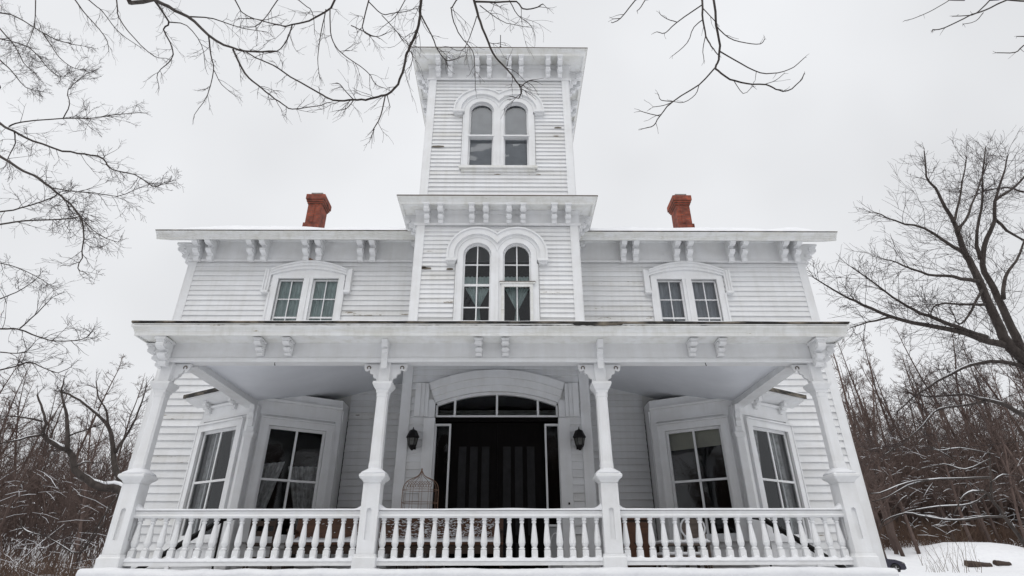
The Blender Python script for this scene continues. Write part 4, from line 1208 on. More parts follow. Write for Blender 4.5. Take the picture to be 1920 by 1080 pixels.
# black iron hand rails of the side steps
for s in (-1, 1):
    k = MB(); k.tube([(s * 4.62, 2.45, .90), (s * 4.98, 2.2, .80), (s * 6.40, 2.2, -.10), (s * 6.9, 2.2, -.42)], .048, 8)
    hr = k.build('stair_handrail', M['metal'], house)
    k = MB(); k.tube([(s * 4.98, 2.2, FZ), (s * 4.98, 2.2, .8)], .02, 6); k.build('baluster_bar', M['metal'], hr)
    k = MB(); k.tube([(s * 6.85, 2.2, -1.35), (s * 6.85, 2.2, -.4)], .02, 6); k.build('baluster_bar', M['metal'], hr)
    for i in range(6):
        k = MB(); a, b = sorted((s * (5.65 + i * .26), s * (5.93 + i * .26))); k.box(a, b, 1.5, 2.9, -1.45, -.30 - i * .18); k.build('stair_step', M['grey_wood'], house)
TRACED = {
'left': [
 ([(-10.94,0.5,8.76),(-10.41,0.38,8.42),(-9.75,0.26,8.05),(-8.92,0.13,7.69),(-8.32,0.01,7.49),(-7.82,-0.11,7.28),(-7.45,-0.23,6.91),(-6.87,-0.36,6.69),(-6.36,-0.48,6.33),(-6.01,-0.6,6.3)],0.0264,0.0064,'h'),
 ([(-9.99,0.0,7.42),(-9.28,-0.09,6.98),(-8.86,-0.18,6.75),(-8.27,-0.27,6.33),(-7.87,-0.36,6.03),(-7.5,-0.44,5.68),(-7.23,-0.53,5.27),(-7.04,-0.62,4.84),(-6.93,-0.71,4.46),(-6.68,-0.8,4.31)],0.0269,0.0057,'h'),
 ([(-7.74,-0.5,5.94),(-7.27,-0.67,5.5),(-6.69,-0.83,5.04),(-6.19,-1.0,4.79)],0.0107,0.0053,''),
 ([(-8.25,-0.4,6.34),(-7.7,-0.53,6.16),(-7.22,-0.65,6.05),(-6.68,-0.78,5.88),(-6.24,-0.9,5.98)],0.012,0.0056,''),
 ([(-10.59,0.4,8.58),(-10.27,0.32,8.63),(-9.34,0.24,8.67),(-8.75,0.16,8.59),(-8.16,0.08,8.61),(-7.55,0.0,8.61)],0.0174,0.0068,''),
 ([(-9.3,0.2,8.63),(-9.23,0.13,8.96),(-9.35,0.07,9.33),(-9.04,0.0,9.75)],0.0126,0.0071,''),
 ([(-10.43,0.4,8.45),(-10.24,0.37,8.09),(-10.19,0.33,7.74),(-10.12,0.3,7.41)],0.015,0.0066,''),
 ([(-9.77,0.3,6.28),(-9.17,0.07,6.2),(-8.43,-0.17,6.27),(-8.12,-0.4,6.22)],0.0158,0.0099,'h'),
 ([(-9.97,0.6,6.18),(-9.21,0.3,6.07),(-8.17,0.0,5.91),(-7.58,-0.3,5.78)],0.0182,0.0098,'h'),
 ([(-9.24,0.8,4.0),(-8.74,0.64,3.92),(-8.2,0.48,3.71),(-7.7,0.32,3.56),(-7.12,0.16,3.53),(-6.88,0.0,3.61)],0.017,0.0059,'h'),
 ([(-8.78,0.7,3.96),(-8.49,0.6,4.23),(-8.24,0.5,4.5)],0.0128,0.006,''),
 ([(-9.1,1.0,3.26),(-8.68,0.88,3.3),(-8.4,0.76,3.33),(-7.99,0.64,3.17),(-7.62,0.52,3.05),(-7.33,0.4,3.12)],0.0147,0.0056,'h'),
 ([(-9.43,1.2,3.68),(-9.08,1.07,3.61),(-8.71,0.93,3.58),(-8.49,0.8,3.74)],0.0122,0.0054,'h'),
 ([(-11.56,2.5,6.36),(-10.95,2.33,6.15),(-10.25,2.17,5.82),(-9.72,2.0,5.52)],0.0124,0.0058,'h'),
 ([(-15.74,3.0,15.66),(-14.89,2.75,15.19),(-13.48,2.5,14.15),(-12.39,2.25,13.43),(-11.31,2.0,12.94)],0.0218,0.0074,'h'),
 ([(-15.44,3.0,14.93),(-14.26,2.67,13.76),(-13.33,2.33,12.7),(-12.47,2.0,11.94)],0.0198,0.0072,'h'),
 ([(-14.63,2.8,13.33),(-13.8,2.53,12.61),(-12.86,2.27,11.71),(-12.03,2.0,11.26)],0.0188,0.007,'h'),
 ([(-15.53,3.2,14.74),(-13.99,2.8,13.87),(-12.45,2.4,12.38),(-11.56,2.0,11.83)],0.0199,0.0072,'h'),
 ([(-13.6,2.0,14.91),(-13.33,2.07,13.99),(-13.33,2.13,13.67),(-13.35,2.2,13.18)],0.0156,0.0075,''),
 ([(-13.36,2.4,14.03),(-12.36,2.27,12.86),(-11.64,2.13,12.28),(-11.05,2.0,12.07)],0.014,0.0072,''),
 ([(-11.08,2.4,5.39),(-10.66,2.27,5.48),(-10.28,2.13,5.65),(-10.05,2.0,5.78)],0.0131,0.0059,'h'),
],
'over': [
 ([(-5.43,-3.0,8.11),(-5.07,-3.1,7.81),(-4.62,-3.2,7.46),(-4.13,-3.3,6.93),(-3.66,-3.4,6.53),(-3.29,-3.5,6.35),(-2.89,-3.6,6.25)],0.0299,0.0087,'h'),
 ([(-3.64,-3.4,6.51),(-3.34,-3.46,5.99),(-3.11,-3.51,5.73),(-2.85,-3.57,5.47),(-2.62,-3.63,5.25),(-2.46,-3.69,5.11),(-2.15,-3.74,5.11),(-2.0,-3.8,5.11)],0.0151,0.0046,''),
 ([(-0.79,-4.6,5.95),(-0.79,-4.54,5.77),(-0.82,-4.48,5.57),(-0.9,-4.42,5.36),(-0.94,-4.36,5.3),(-0.97,-4.31,5.08),(-1.03,-4.25,4.96),(-1.15,-4.19,4.85),(-1.27,-4.13,4.88),(-1.44,-4.07,4.89),(-1.6,-4.01,4.95),(-1.78,-3.95,4.99),(-1.95,-3.89,5.09),(-2.11,-3.84,5.24),(-2.53,-3.78,5.57),(-2.83,-3.72,5.85),(-3.12,-3.66,6.05),(-3.41,-3.6,6.29)],0.0174,0.008,'h'),
 ([(-1.14,-4.3,4.72),(-1.13,-4.4,4.32),(-1.16,-4.5,4.03)],0.0078,0.0056,''),
 ([(-1.12,-4.3,4.73),(-1.04,-4.4,4.45)],0.006,0.0035,''),
 ([(-1.56,-4.1,4.86),(-1.62,-4.2,4.87),(-1.68,-4.3,4.9)],0.0063,0.0049,''),
 ([(-1.56,-4.1,4.86),(-1.58,-4.2,4.63),(-1.62,-4.3,4.5)],0.0063,0.0042,''),
 ([(-0.77,-4.6,5.7),(-0.63,-4.55,5.41),(-0.55,-4.5,5.22),(-0.45,-4.45,5.12),(-0.35,-4.4,5.2)],0.0093,0.0046,''),
 ([(-0.79,-4.6,5.4),(-0.87,-4.53,5.26),(-0.94,-4.47,5.42),(-1.09,-4.4,5.67)],0.0046,0.0032,''),
 ([(-0.86,-4.5,5.21),(-0.84,-4.45,5.16),(-0.87,-4.4,5.07)],0.0061,0.0037,''),
 ([(-0.12,-5.0,5.41),(-0.05,-4.96,5.13),(0.04,-4.91,4.86),(0.12,-4.87,4.69),(0.24,-4.83,4.56),(0.38,-4.79,4.35),(0.37,-4.74,4.26),(0.33,-4.7,4.29)],0.0144,0.0044,'h'),
 ([(0.38,-4.75,4.39),(0.42,-4.78,4.41),(0.47,-4.8,4.43)],0.0055,0.0049,''),
 ([(0.24,-4.8,4.64),(0.25,-4.8,4.73)],0.0056,0.0039,''),
 ([(-0.42,-4.2,6.5),(-0.48,-4.17,6.36),(-0.41,-4.13,6.07),(-0.31,-4.1,5.88),(-0.19,-4.07,5.71),(-0.16,-4.03,5.44),(-0.15,-4.0,5.18)],0.009,0.0036,'h'),
 ([(-0.12,-5.0,5.38),(0.12,-4.96,5.43),(0.34,-4.92,5.49),(0.41,-4.88,5.43),(0.55,-4.84,5.5),(0.64,-4.8,5.62)],0.0115,0.006,''),
 ([(0.26,-4.8,5.68),(0.36,-4.73,5.52),(0.49,-4.67,5.46),(0.55,-4.6,5.39)],0.006,0.003,''),
 ([(-0.07,-4.8,5.59),(0.08,-4.67,5.59),(0.23,-4.53,5.65),(0.46,-4.4,5.75)],0.006,0.0032,''),
 ([(-0.1,-4.8,5.41),(-0.18,-4.67,5.23),(-0.28,-4.53,5.18),(-0.45,-4.4,5.4)],0.0059,0.0031,''),
 ([(-1.98,-4.2,6.49),(-2.05,-4.13,6.42),(-2.32,-4.07,6.27),(-2.56,-4.0,6.27),(-2.76,-3.93,6.34),(-3.14,-3.87,6.54),(-3.4,-3.8,6.65)],0.0144,0.0051,'h'),
 ([(-2.56,-4.0,6.27),(-2.62,-3.93,6.07),(-2.75,-3.87,5.93),(-3.06,-3.8,6.02)],0.009,0.0056,''),
 ([(-2.02,-4.2,6.31),(-1.94,-4.23,5.85),(-1.83,-4.27,5.56),(-1.65,-4.3,5.33),(-1.38,-4.33,5.07),(-1.25,-4.37,4.83),(-1.12,-4.4,4.73)],0.0082,0.0036,''),
 ([(-2.12,-4.1,6.44),(-2.13,-4.07,6.02),(-2.12,-4.03,5.62),(-2.07,-4.0,5.36)],0.0076,0.0036,''),
 ([(-1.4,-4.6,5.94),(-1.42,-4.6,5.55),(-1.4,-4.6,5.42),(-1.33,-4.6,5.34),(-1.25,-4.6,5.32)],0.0082,0.0048,'h'),
 ([(-1.55,-4.6,5.5),(-1.41,-4.6,5.41),(-1.25,-4.6,5.32),(-1.15,-4.6,5.36)],0.0061,0.0036,''),
 ([(-1.4,-4.6,5.92),(-1.24,-4.55,5.77),(-1.12,-4.5,5.85),(-0.97,-4.45,5.95),(-0.89,-4.4,6.08)],0.0069,0.0039,''),
 ([(-1.25,-4.5,5.81),(-1.05,-4.47,5.56),(-0.98,-4.43,5.46),(-0.92,-4.4,5.43)],0.0057,0.0031,''),
 ([(-5.43,-3.0,8.11),(-5.11,-2.93,7.68),(-5.2,-2.87,7.59),(-4.99,-2.8,7.21),(-5.03,-2.73,7.03),(-5.2,-2.67,6.85),(-5.15,-2.6,6.62)],0.0171,0.0041,''),
 ([(-5.05,-3.0,7.59),(-4.86,-2.87,7.68),(-4.62,-2.73,7.39),(-4.55,-2.6,7.07)],0.01,0.0042,''),
 ([(-4.21,-3.2,7.05),(-4.11,-3.15,6.68),(-4.04,-3.1,6.45),(-4.04,-3.05,6.0),(-4.17,-3.0,5.67)],0.0119,0.0038,''),
 ([(-4.04,-3.1,6.45),(-3.89,-3.05,6.21),(-3.69,-3.0,6.05)],0.0062,0.0038,''),
 ([(-4.71,-3.1,7.59),(-4.43,-2.93,7.77),(-4.08,-2.77,7.76),(-3.74,-2.6,7.88)],0.0124,0.0044,''),
 ([(-7.07,-2.0,9.47),(-6.97,-1.9,9.11),(-6.62,-1.8,8.68),(-6.22,-1.7,8.34),(-6.07,-1.6,8.4)],0.012,0.0049,'h'),
 ([(-8.3,-1.6,10.01),(-8.06,-1.47,9.72),(-7.66,-1.33,9.31),(-7.58,-1.2,9.05)],0.0126,0.0052,'h'),
 ([(-7.81,-1.8,9.74),(-7.65,-1.6,9.67),(-7.36,-1.4,9.35),(-7.01,-1.2,9.17)],0.0102,0.0053,'h'),
 ([(-4.14,-3.0,8.12),(-4.09,-2.8,8.08),(-3.88,-2.6,8.16),(-3.75,-2.4,8.53)],0.0103,0.0046,'h'),
 ([(-3.77,-2.5,8.81),(-3.94,-2.4,8.53),(-4.15,-2.3,8.38),(-4.44,-2.2,8.53)],0.0093,0.0047,'h'),
 ([(-1.41,-3.0,8.15),(-1.56,-2.9,7.89),(-1.79,-2.8,7.74)],0.0077,0.0043,'h'),
 ([(-3.12,-3.0,8.13),(-2.91,-2.9,7.98),(-2.85,-2.8,7.63)],0.0077,0.0043,'h'),
],
'overr': [
 ([(2.66,-4.4,6.26),(2.59,-4.45,5.82),(2.55,-4.5,5.48),(2.57,-4.55,5.26),(2.59,-4.6,5.06)],0.0133,0.0054,'h'),
 ([(2.7,-4.6,5.98),(2.67,-4.57,5.59),(2.67,-4.53,5.29),(2.64,-4.5,5.1),(2.6,-4.47,5.01),(2.64,-4.43,5.0),(2.77,-4.4,4.89),(2.96,-4.37,4.86),(3.2,-4.33,4.89),(3.33,-4.3,4.85),(3.47,-4.27,4.86),(3.68,-4.23,5.05),(3.79,-4.2,5.22)],0.0146,0.0057,'h'),
 ([(2.65,-4.55,5.17),(2.9,-4.48,5.05),(3.13,-4.41,4.99),(3.38,-4.34,5.07),(3.63,-4.27,5.24),(3.85,-4.2,5.48)],0.0085,0.0045,''),
 ([(2.53,-4.6,4.86),(2.32,-4.58,4.62),(2.01,-4.56,4.39),(1.85,-4.54,4.2),(1.78,-4.52,4.09),(1.69,-4.5,4.07)],0.0088,0.0045,''),
 ([(1.87,-4.5,4.24),(1.77,-4.5,4.27),(1.67,-4.5,4.31)],0.0051,0.0037,''),
 ([(2.04,-4.5,4.45),(1.91,-4.5,4.47),(1.89,-4.5,4.55)],0.0052,0.0035,''),
 ([(2.04,-4.5,4.45),(1.92,-4.5,4.39),(1.81,-4.5,4.37)],0.0046,0.0034,''),
 ([(2.31,-4.6,4.6),(2.26,-4.57,4.48),(2.14,-4.53,4.41),(2.04,-4.5,4.45)],0.0046,0.0035,''),
 ([(2.65,-4.6,5.53),(2.79,-4.55,5.4),(3.0,-4.5,5.37),(3.2,-4.45,5.42),(3.3,-4.4,5.56)],0.0068,0.0044,''),
 ([(2.65,-4.4,6.17),(2.28,-4.43,5.81),(2.1,-4.47,5.57),(1.99,-4.5,5.55)],0.0086,0.0041,''),
 ([(2.29,-4.4,5.85),(2.16,-4.45,5.84),(2.07,-4.5,5.85)],0.0058,0.0038,''),
 ([(2.61,-4.4,5.89),(2.47,-4.43,5.72),(2.33,-4.47,5.4),(2.14,-4.5,5.17)],0.0071,0.0036,''),
 ([(2.55,-4.5,5.48),(2.49,-4.5,5.28),(2.47,-4.5,5.08)],0.0056,0.0036,''),
 ([(2.6,-4.5,5.96),(2.66,-4.6,5.59)],0.0064,0.0049,''),
 ([(1.9,-4.2,6.53),(1.65,-4.3,6.05),(1.51,-4.4,5.83)],0.0083,0.0045,'h'),
 ([(1.62,-4.4,5.91),(1.53,-4.4,5.9)],0.0052,0.0039,''),
 ([(2.03,-4.2,6.53),(1.91,-4.3,6.24),(1.83,-4.4,6.05)],0.0069,0.0046,'h'),
 ([(2.75,-4.5,4.78),(2.88,-4.4,4.68),(3.07,-4.3,4.9)],0.0044,0.0031,''),
 ([(3.22,-4.3,4.93),(3.39,-4.25,5.05),(3.54,-4.2,5.21)],0.0046,0.0032,''),
 ([(7.59,-3.6,7.41),(7.02,-3.7,7.03),(6.69,-3.8,6.81),(6.1,-3.9,6.41),(5.82,-4.0,6.25)],0.0118,0.0063,'h'),
 ([(7.33,-3.6,7.4),(7.03,-3.67,7.1),(6.78,-3.73,6.9),(6.42,-3.8,6.78)],0.0102,0.0056,'h'),
 ([(7.0,-3.7,6.99),(6.7,-3.8,6.68),(6.38,-3.9,6.49)],0.0061,0.004,''),
 ([(7.44,-3.6,6.45),(7.13,-3.7,6.19),(6.75,-3.8,6.06)],0.0089,0.0057,'h'),
 ([(7.52,-3.6,6.63),(7.15,-3.8,6.38)],0.0075,0.0054,'h'),
 ([(11.06,0.0,12.39),(10.35,-0.17,11.81),(9.7,-0.33,11.33),(9.18,-0.5,10.98)],0.0104,0.006,'h'),
],
'big': [
 ([(17.48,9.0,0.77),(18.14,9.0,3.06),(18.26,9.0,4.67),(18.02,9.0,5.76),(17.77,9.0,6.32)],0.3148,0.2447,'trunk'),
 ([(18.02,9.0,5.76),(17.68,8.93,6.35),(17.37,8.87,6.89),(17.26,8.8,7.67),(17.15,8.73,8.84),(17.1,8.67,9.83),(16.95,8.6,10.39),(16.97,8.53,11.16),(16.9,8.47,11.56),(16.76,8.4,12.19),(16.61,8.33,13.0),(16.41,8.27,13.54),(16.68,8.2,14.72)],0.2057,0.021,'limb'),
 ([(18.26,9.2,5.92),(18.1,9.24,6.9),(18.17,9.29,8.03),(18.15,9.33,9.23),(18.17,9.38,10.23),(18.83,9.42,11.44),(19.55,9.47,12.33),(19.96,9.51,13.27),(21.16,9.56,14.05),(22.13,9.6,14.94)],0.1631,0.0335,'limb'),
 ([(18.21,9.4,10.49),(18.22,9.32,11.06),(18.45,9.24,11.73),(19.14,9.16,13.19),(19.46,9.08,14.19),(20.08,9.0,15.62)],0.081,0.0199,''),
 ([(16.84,8.4,11.52),(17.1,8.33,11.97),(17.73,8.27,13.29),(18.19,8.2,14.27)],0.0595,0.0167,''),
 ([(16.84,8.4,11.07),(17.65,8.53,11.99),(18.67,8.67,13.34),(19.54,8.8,14.51)],0.0589,0.0172,''),
 ([(17.29,8.9,6.82),(16.38,8.69,6.93),(15.48,8.47,7.17),(14.22,8.26,7.28),(13.04,8.04,7.49),(12.06,7.83,7.84),(11.32,7.61,8.11),(10.43,7.4,8.61)],0.1278,0.0177,'snow'),
 ([(16.57,8.7,7.02),(15.46,8.4,7.26),(14.35,8.1,7.54),(13.53,7.8,7.75),(12.67,7.5,8.21),(11.65,7.2,8.91)],0.0908,0.0177,''),
 ([(16.73,8.4,10.18),(16.2,8.25,10.45),(15.37,8.1,11.01),(14.3,7.95,11.25),(13.54,7.8,11.52)],0.0771,0.0154,''),
 ([(17.0,8.6,9.12),(16.01,8.4,9.2),(14.97,8.2,9.18),(14.05,8.0,9.45),(13.26,7.8,9.56)],0.0759,0.0166,''),
 ([(17.01,8.7,8.26),(16.03,8.47,8.15),(14.9,8.23,8.04),(14.36,8.0,7.55)],0.0561,0.016,''),
 ([(13.01,8.0,7.47),(12.05,7.8,7.19),(11.32,7.6,6.92)],0.0443,0.0137,''),
 ([(17.02,8.6,8.78),(15.9,8.5,7.58),(15.49,8.4,7.42),(15.39,8.3,7.69)],0.0471,0.0145,''),
 ([(18.04,9.0,8.64),(18.56,9.13,9.57),(19.4,9.27,10.33),(20.45,9.4,11.6)],0.0765,0.0311,''),
 ([(19.59,9.5,12.36),(20.19,9.65,11.76),(20.83,9.8,11.48)],0.0635,0.0316,''),
 ([(19.94,9.5,13.26),(20.92,9.65,14.64),(21.78,9.8,15.91)],0.0539,0.0229,''),
 ([(17.87,9.0,6.04),(16.74,8.76,6.18),(15.46,8.52,5.96),(14.26,8.28,5.45),(13.17,8.04,4.91),(12.09,7.8,4.24)],0.081,0.0146,'snow'),
 ([(17.89,9.0,4.24),(16.83,8.8,4.41),(16.12,8.6,4.7),(15.42,8.4,4.77),(14.65,8.2,4.88),(13.35,8.0,4.77),(12.56,7.8,4.85)],0.1034,0.0148,'snow'),
 ([(15.4,8.4,4.72),(14.56,8.24,4.55),(13.59,8.08,4.39),(12.83,7.92,3.88),(11.96,7.76,3.31),(11.17,7.6,2.91)],0.0423,0.0123,'snow'),
 ([(21.85,10.0,14.09),(21.14,9.87,14.2),(20.05,9.73,13.96),(19.11,9.6,13.51)],0.0447,0.0174,''),
],
'sap': [
 ([(20.66,15.0,0.49),(20.36,14.83,0.92),(19.88,14.67,1.84),(19.36,14.5,2.67),(18.81,14.33,2.73),(18.17,14.17,2.59),(17.39,14.0,1.88)],0.0933,0.0204,'snow'),
 ([(19.44,14.6,2.68),(18.52,14.45,2.29),(17.11,14.3,2.18),(15.69,14.15,1.97),(14.62,14.0,1.49)],0.0373,0.0162,'snow'),
 ([(19.66,14.4,1.81),(18.9,14.33,1.81),(17.51,14.27,1.67),(16.41,14.2,1.8),(15.66,14.13,1.93),(14.72,14.07,1.68),(14.34,14.0,1.36)],0.0416,0.0182,'snow'),
 ([(19.46,14.5,2.43),(19.62,14.43,3.09),(19.82,14.37,3.8),(19.97,14.3,4.42)],0.0528,0.0218,''),
 ([(19.57,14.3,3.27),(18.45,14.24,3.22),(16.97,14.18,3.17),(16.02,14.12,2.93),(15.06,14.06,2.52),(14.38,14.0,2.34)],0.0426,0.0165,'snow'),
 ([(16.91,14.1,3.16),(15.98,14.07,3.04),(14.79,14.03,2.66),(14.3,14.0,2.64)],0.0274,0.0145,'snow'),
 ([(19.85,14.3,4.0),(18.59,14.2,3.56),(17.73,14.1,3.75),(16.52,14.0,3.53)],0.0281,0.0137,'snow'),
 ([(19.93,14.3,4.21),(18.68,14.2,4.4),(17.7,14.1,4.28),(17.15,14.0,4.47)],0.0239,0.014,'snow'),
 ([(16.08,14.2,2.07),(15.84,14.1,2.55),(15.03,14.0,2.03)],0.0248,0.0143,'snow'),
 ([(19.57,14.4,3.08),(20.27,14.5,3.4),(20.88,14.6,3.36)],0.0277,0.0151,'snow'),
 ([(17.41,14.2,4.51),(17.95,14.2,4.19),(18.47,14.2,3.81)],0.0217,0.0129,'snow'),
],
'crook': [
 ([(-13.23,15.0,1.12),(-14.29,14.88,2.27),(-15.26,14.77,2.92),(-15.82,14.65,2.99),(-16.47,14.54,3.25),(-16.98,14.42,3.62),(-17.14,14.31,4.06),(-17.4,14.19,4.35),(-17.66,14.08,4.41),(-18.15,13.96,4.72),(-18.34,13.85,4.95),(-18.23,13.73,5.27),(-18.49,13.62,5.8),(-18.85,13.5,6.4)],0.2072,0.0325,'trunk'),
 ([(-17.25,14.0,4.31),(-17.57,14.0,5.22),(-17.85,14.0,5.88),(-18.28,14.0,6.55),(-18.42,14.0,7.24)],0.0955,0.0225,''),
 ([(-14.84,15.0,2.68),(-15.67,15.0,3.57),(-16.17,15.0,4.59),(-16.58,15.0,5.41),(-17.38,15.0,6.07),(-18.56,15.0,6.77),(-19.2,15.0,6.96)],0.139,0.029,''),
 ([(-16.58,15.0,5.41),(-16.91,15.0,6.14),(-17.44,15.0,6.72),(-17.79,15.0,7.44)],0.0563,0.0211,''),
 ([(-16.0,15.0,4.35),(-15.72,15.0,5.23),(-15.54,15.0,6.14),(-15.55,15.0,7.32)],0.0663,0.021,''),
 ([(-18.11,13.6,4.82),(-18.69,13.3,4.57),(-19.12,13.0,4.34)],0.0527,0.0204,'snow'),
 ([(-18.31,13.6,5.34),(-19.04,13.3,5.46),(-19.55,13.0,5.41)],0.0426,0.0187,''),
 ([(-17.36,14.0,4.86),(-16.7,14.0,5.12),(-16.23,14.0,5.33)],0.0375,0.0173,''),
 ([(-16.71,14.0,3.66),(-16.37,14.0,3.84),(-16.05,14.0,3.8)],0.0314,0.0168,'snow'),
 ([(-15.17,14.8,2.76),(-15.29,14.53,2.04),(-15.38,14.27,1.27),(-15.45,14.0,0.53)],0.0425,0.0196,'snow'),
 ([(-15.12,14.3,1.64),(-15.61,14.2,0.61),(-16.43,14.1,0.9),(-16.95,14.0,1.16)],0.0305,0.0159,'snow'),
 ([(-17.65,13.5,1.68),(-17.51,13.5,1.41),(-17.09,13.5,1.23),(-16.58,13.5,1.15)],0.0295,0.0194,'snow'),
],
}
# ------------------------------------------------------------------ bare trees
def smooth_line(pts, sub=3, jit=0.0, rg=None):
    pts = [Vector(p) for p in pts]
    if len(pts) < 3:
        return [pts[0].lerp(pts[-1], i / 3) for i in range(4)]
    res = []
    for i in range(len(pts) - 1):
        p0 = pts[i - 1] if i else pts[0] * 2 - pts[1]
        p1, p2 = pts[i], pts[i + 1]
        p3 = pts[i + 2] if i + 2 < len(pts) else pts[-1] * 2 - pts[-2]
        for j in range(sub):
            t = j / sub
            res.append(0.5 * ((2 * p1) + (p2 - p0) * t + (2 * p0 - 5 * p1 + 4 * p2 - p3) * t * t + (3 * p1 - p0 - 3 * p2 + p3) * t ** 3))
    res.append(pts[-1])
    if jit and rg:
        for i in range(1, len(res) - 1):
            res[i] = res[i] + Vector((rg.gauss(0, jit), rg.gauss(0, jit), rg.gauss(0, jit)))
    return res

def rand_dir(rg, t, ang):
    a = t.orthogonal().normalized(); b = t.cross(a)
    q = rg.uniform(0, 6.283)
    return (t * math.cos(ang) + (a * math.cos(q) + b * math.sin(q)) * math.sin(ang)).normalized()

def twig(mb, rg, p, d, length, r, level, droop, curl, minr, sides=3):
    segs = 5 if level > 0 else 4
    pts = [p]; q = p.copy(); d = d.copy()
    for i in range(segs):
        d = (d + Vector((rg.gauss(0, .16), rg.gauss(0, .16), rg.gauss(0, .14) + (droop if i < segs * .6 else curl)))).normalized()
        q = q + d * (length / segs); pts.append(q)
    mb.tube(pts, [max(minr, r * (1 - .65 * i / segs)) for i in range(segs + 1)], sides, caps=False)
    if level > 0:
        n = rg.randint(2, 4)
        for _ in range(n):
            i = rg.randint(1, segs - 1)
            t = (pts[i + 1] - pts[i]).normalized()
            twig(mb, rg, pts[i].copy(), rand_dir(rg, t, rg.uniform(.4, 1.0)), length * rg.uniform(.35, .7), r * .6, level - 1, droop, curl, minr, sides)

def snow_line(mb, line, rad, lift=.62):
    seg = [p + Vector((0, 0, r * lift)) for p, r in zip(line, rad)]
    n = len(seg)
    mb.tube(seg, [(r * .62 + .004) * max(.12, min(1, 2.5 * min(i, n - 1 - i) / n)) for i, r in enumerate(rad)], 6, caps=True)

def traced_tree(key, name, label, seed, hub, base_z, trunk_r, per_m, tw_len, tw_lvl, droop, curl, minr, tw_r, group=None):
    rg = random.Random(seed)
    bx, by = hub[-1][0], hub[-1][1]
    root = empty(name, (bx, by, base_z), label, 'tree', group)
    if hub and len(hub) > 1:
        k = MB(); ln = smooth_line(hub, 4)
        n = len(ln); k.tube(ln, [trunk_r * (.35 + .65 * i / (n - 1)) for i in range(n)], 10)
        k.build('trunk', M['bark'], root, smooth=True)
    tw = MB(); sn = MB(); has_snow = False
    for pts, r0, r1, flag in TRACED[key]:
        p = [Vector(q) for q in pts]
        if flag == 'h':                      # carry the limb on out of sight to its trunk
            h = Vector(hub[0])
            if key == 'left': h.z = max(1.5, min(10.5, p[0].z - 1.3))
            d = (p[0] - p[1]).normalized()
            m1 = p[0] + d * min(1.2, (h - p[0]).length * .35)
            line = smooth_line([h, (h + m1) / 2 + Vector((0, 0, .3)), m1] + p, 3, min(.012, r0 * .22), rg)
            nb = 9
            n = len(line)
            rad = [r0 * (2.2 - 1.2 * i / nb) if i < nb else r0 + (r1 - r0) * (i - nb) / (n - 1 - nb) for i in range(n)]
            first = nb
        else:
            line = smooth_line(p, 3, min(.012, r0 * .2), rg); n = len(line)
            rad = [r0 + (r1 - r0) * (i / (n - 1)) ** .8 for i in range(n)]
            first = 1
        k = MB(); k.tube(line, rad, 7 if r0 > .03 else 5)
        o = k.build('trunk' if flag == 'trunk' else 'branch', M['bark'], root, smooth=True)
        if flag in ('snow', 'trunk') or (key == 'crook' and r0 > .05):
            a = 0 if flag == 'snow' or key == 'crook' else n // 4
            horiz = [i for i in range(a, n - 1) if abs((line[i + 1] - line[i]).normalized().z) < (.9 if key == 'crook' else .75)]
            run = []
            for i in horiz + [10 ** 6]:
                if run and i != run[-1] + 1:
                    if len(run) > 2 and (flag == 'snow' or key == 'crook'):
                        snow_line(sn, [line[j] for j in run], [rad[j] * (1.35 if key == 'sap' else 1.0) for j in run], .95 if key == 'crook' else .62); has_snow = True
                    run = []
                run.append(i)
        total = sum((line[i + 1] - line[i]).length for i in range(first, n - 1))
        cnt = int(total * per_m + rg.random())
        for _ in range(cnt):
            i = min(n - 2, first + int((rg.random() ** .8) * (n - 1 - first)))
            t = (line[i + 1] - line[i]).normalized()
            taper = 1 - .55 * (i - first) / max(1, n - first)
            twig(tw, rg, line[i].lerp(line[i + 1], rg.random()), rand_dir(rg, t, rg.uniform(.45, 1.1)), rg.uniform(.45, 1.0) * tw_len * taper, min(tw_r, rad[i] * .6), tw_lvl, droop, curl, minr)
        for _ in range(2):
            t = (line[-1] - line[-2]).normalized()
            twig(tw, rg, line[-1].copy(), rand_dir(rg, t, rg.uniform(.1, .6)), tw_len * .3, min(tw_r, r1 * .9), max(0, tw_lvl - 1), droop, curl, minr)
    o = tw.build('twigs', M['twig'], root, fix=False); o['kind'] = 'stuff'
    if has_snow:
        sn.build('snow', M['snow'], root, smooth=True)
    return root

traced_tree('left', 'maple_tree', 'bare tree reaching in from the left edge with long dark branches against the sky', 3,
            [(-12.8, 1.5, 11.0), (-13.1, 1.55, 6.5), (-13.3, 1.6, 2.5), (-13.2, 1.5, -1.6)], -1.4, .42, 7.0, .75, 2, -.04, .10, .0022, .006)
traced_tree('over', 'maple_tree', 'bare tree overhead whose hanging twigs cross the sky and the left of the tower roof', 5,
            [(-2.2, -9.5, 8.6), (-2.6, -11.5, 5.5), (-2.5, -12.5, -1.6)], -1.4, .40, 6.0, .5, 1, -.16, .12, .0014, .0042)
traced_tree('overr', 'maple_tree', 'bare tree overhead whose sparse branches hang in the sky right of the tower', 8,
            [(3.6, -9.0, 8.8), (4.6, -11.0, 5.5), (4.8, -11.8, -1.6)], -1.4, .36, 1.6, .26, 0, -.10, .14, .0018, .004)
traced_tree('big', 'ash_tree', 'large bare double-stemmed tree at the right edge with snow along its lower limbs', 11,
            [(18.5, 9.1, 1.0)], -1.1, .45, 4.8, 2.3, 2, .02, .05, .004, .010)
traced_tree('sap', 'leaning_tree', 'low leaning tree at the right with snow-covered arching branches in front of the woods', 13,
            [(23.0, 15.0, 1.0)], -.8, .2, 1.4, .8, 1, -.05, .04, .005, .010)
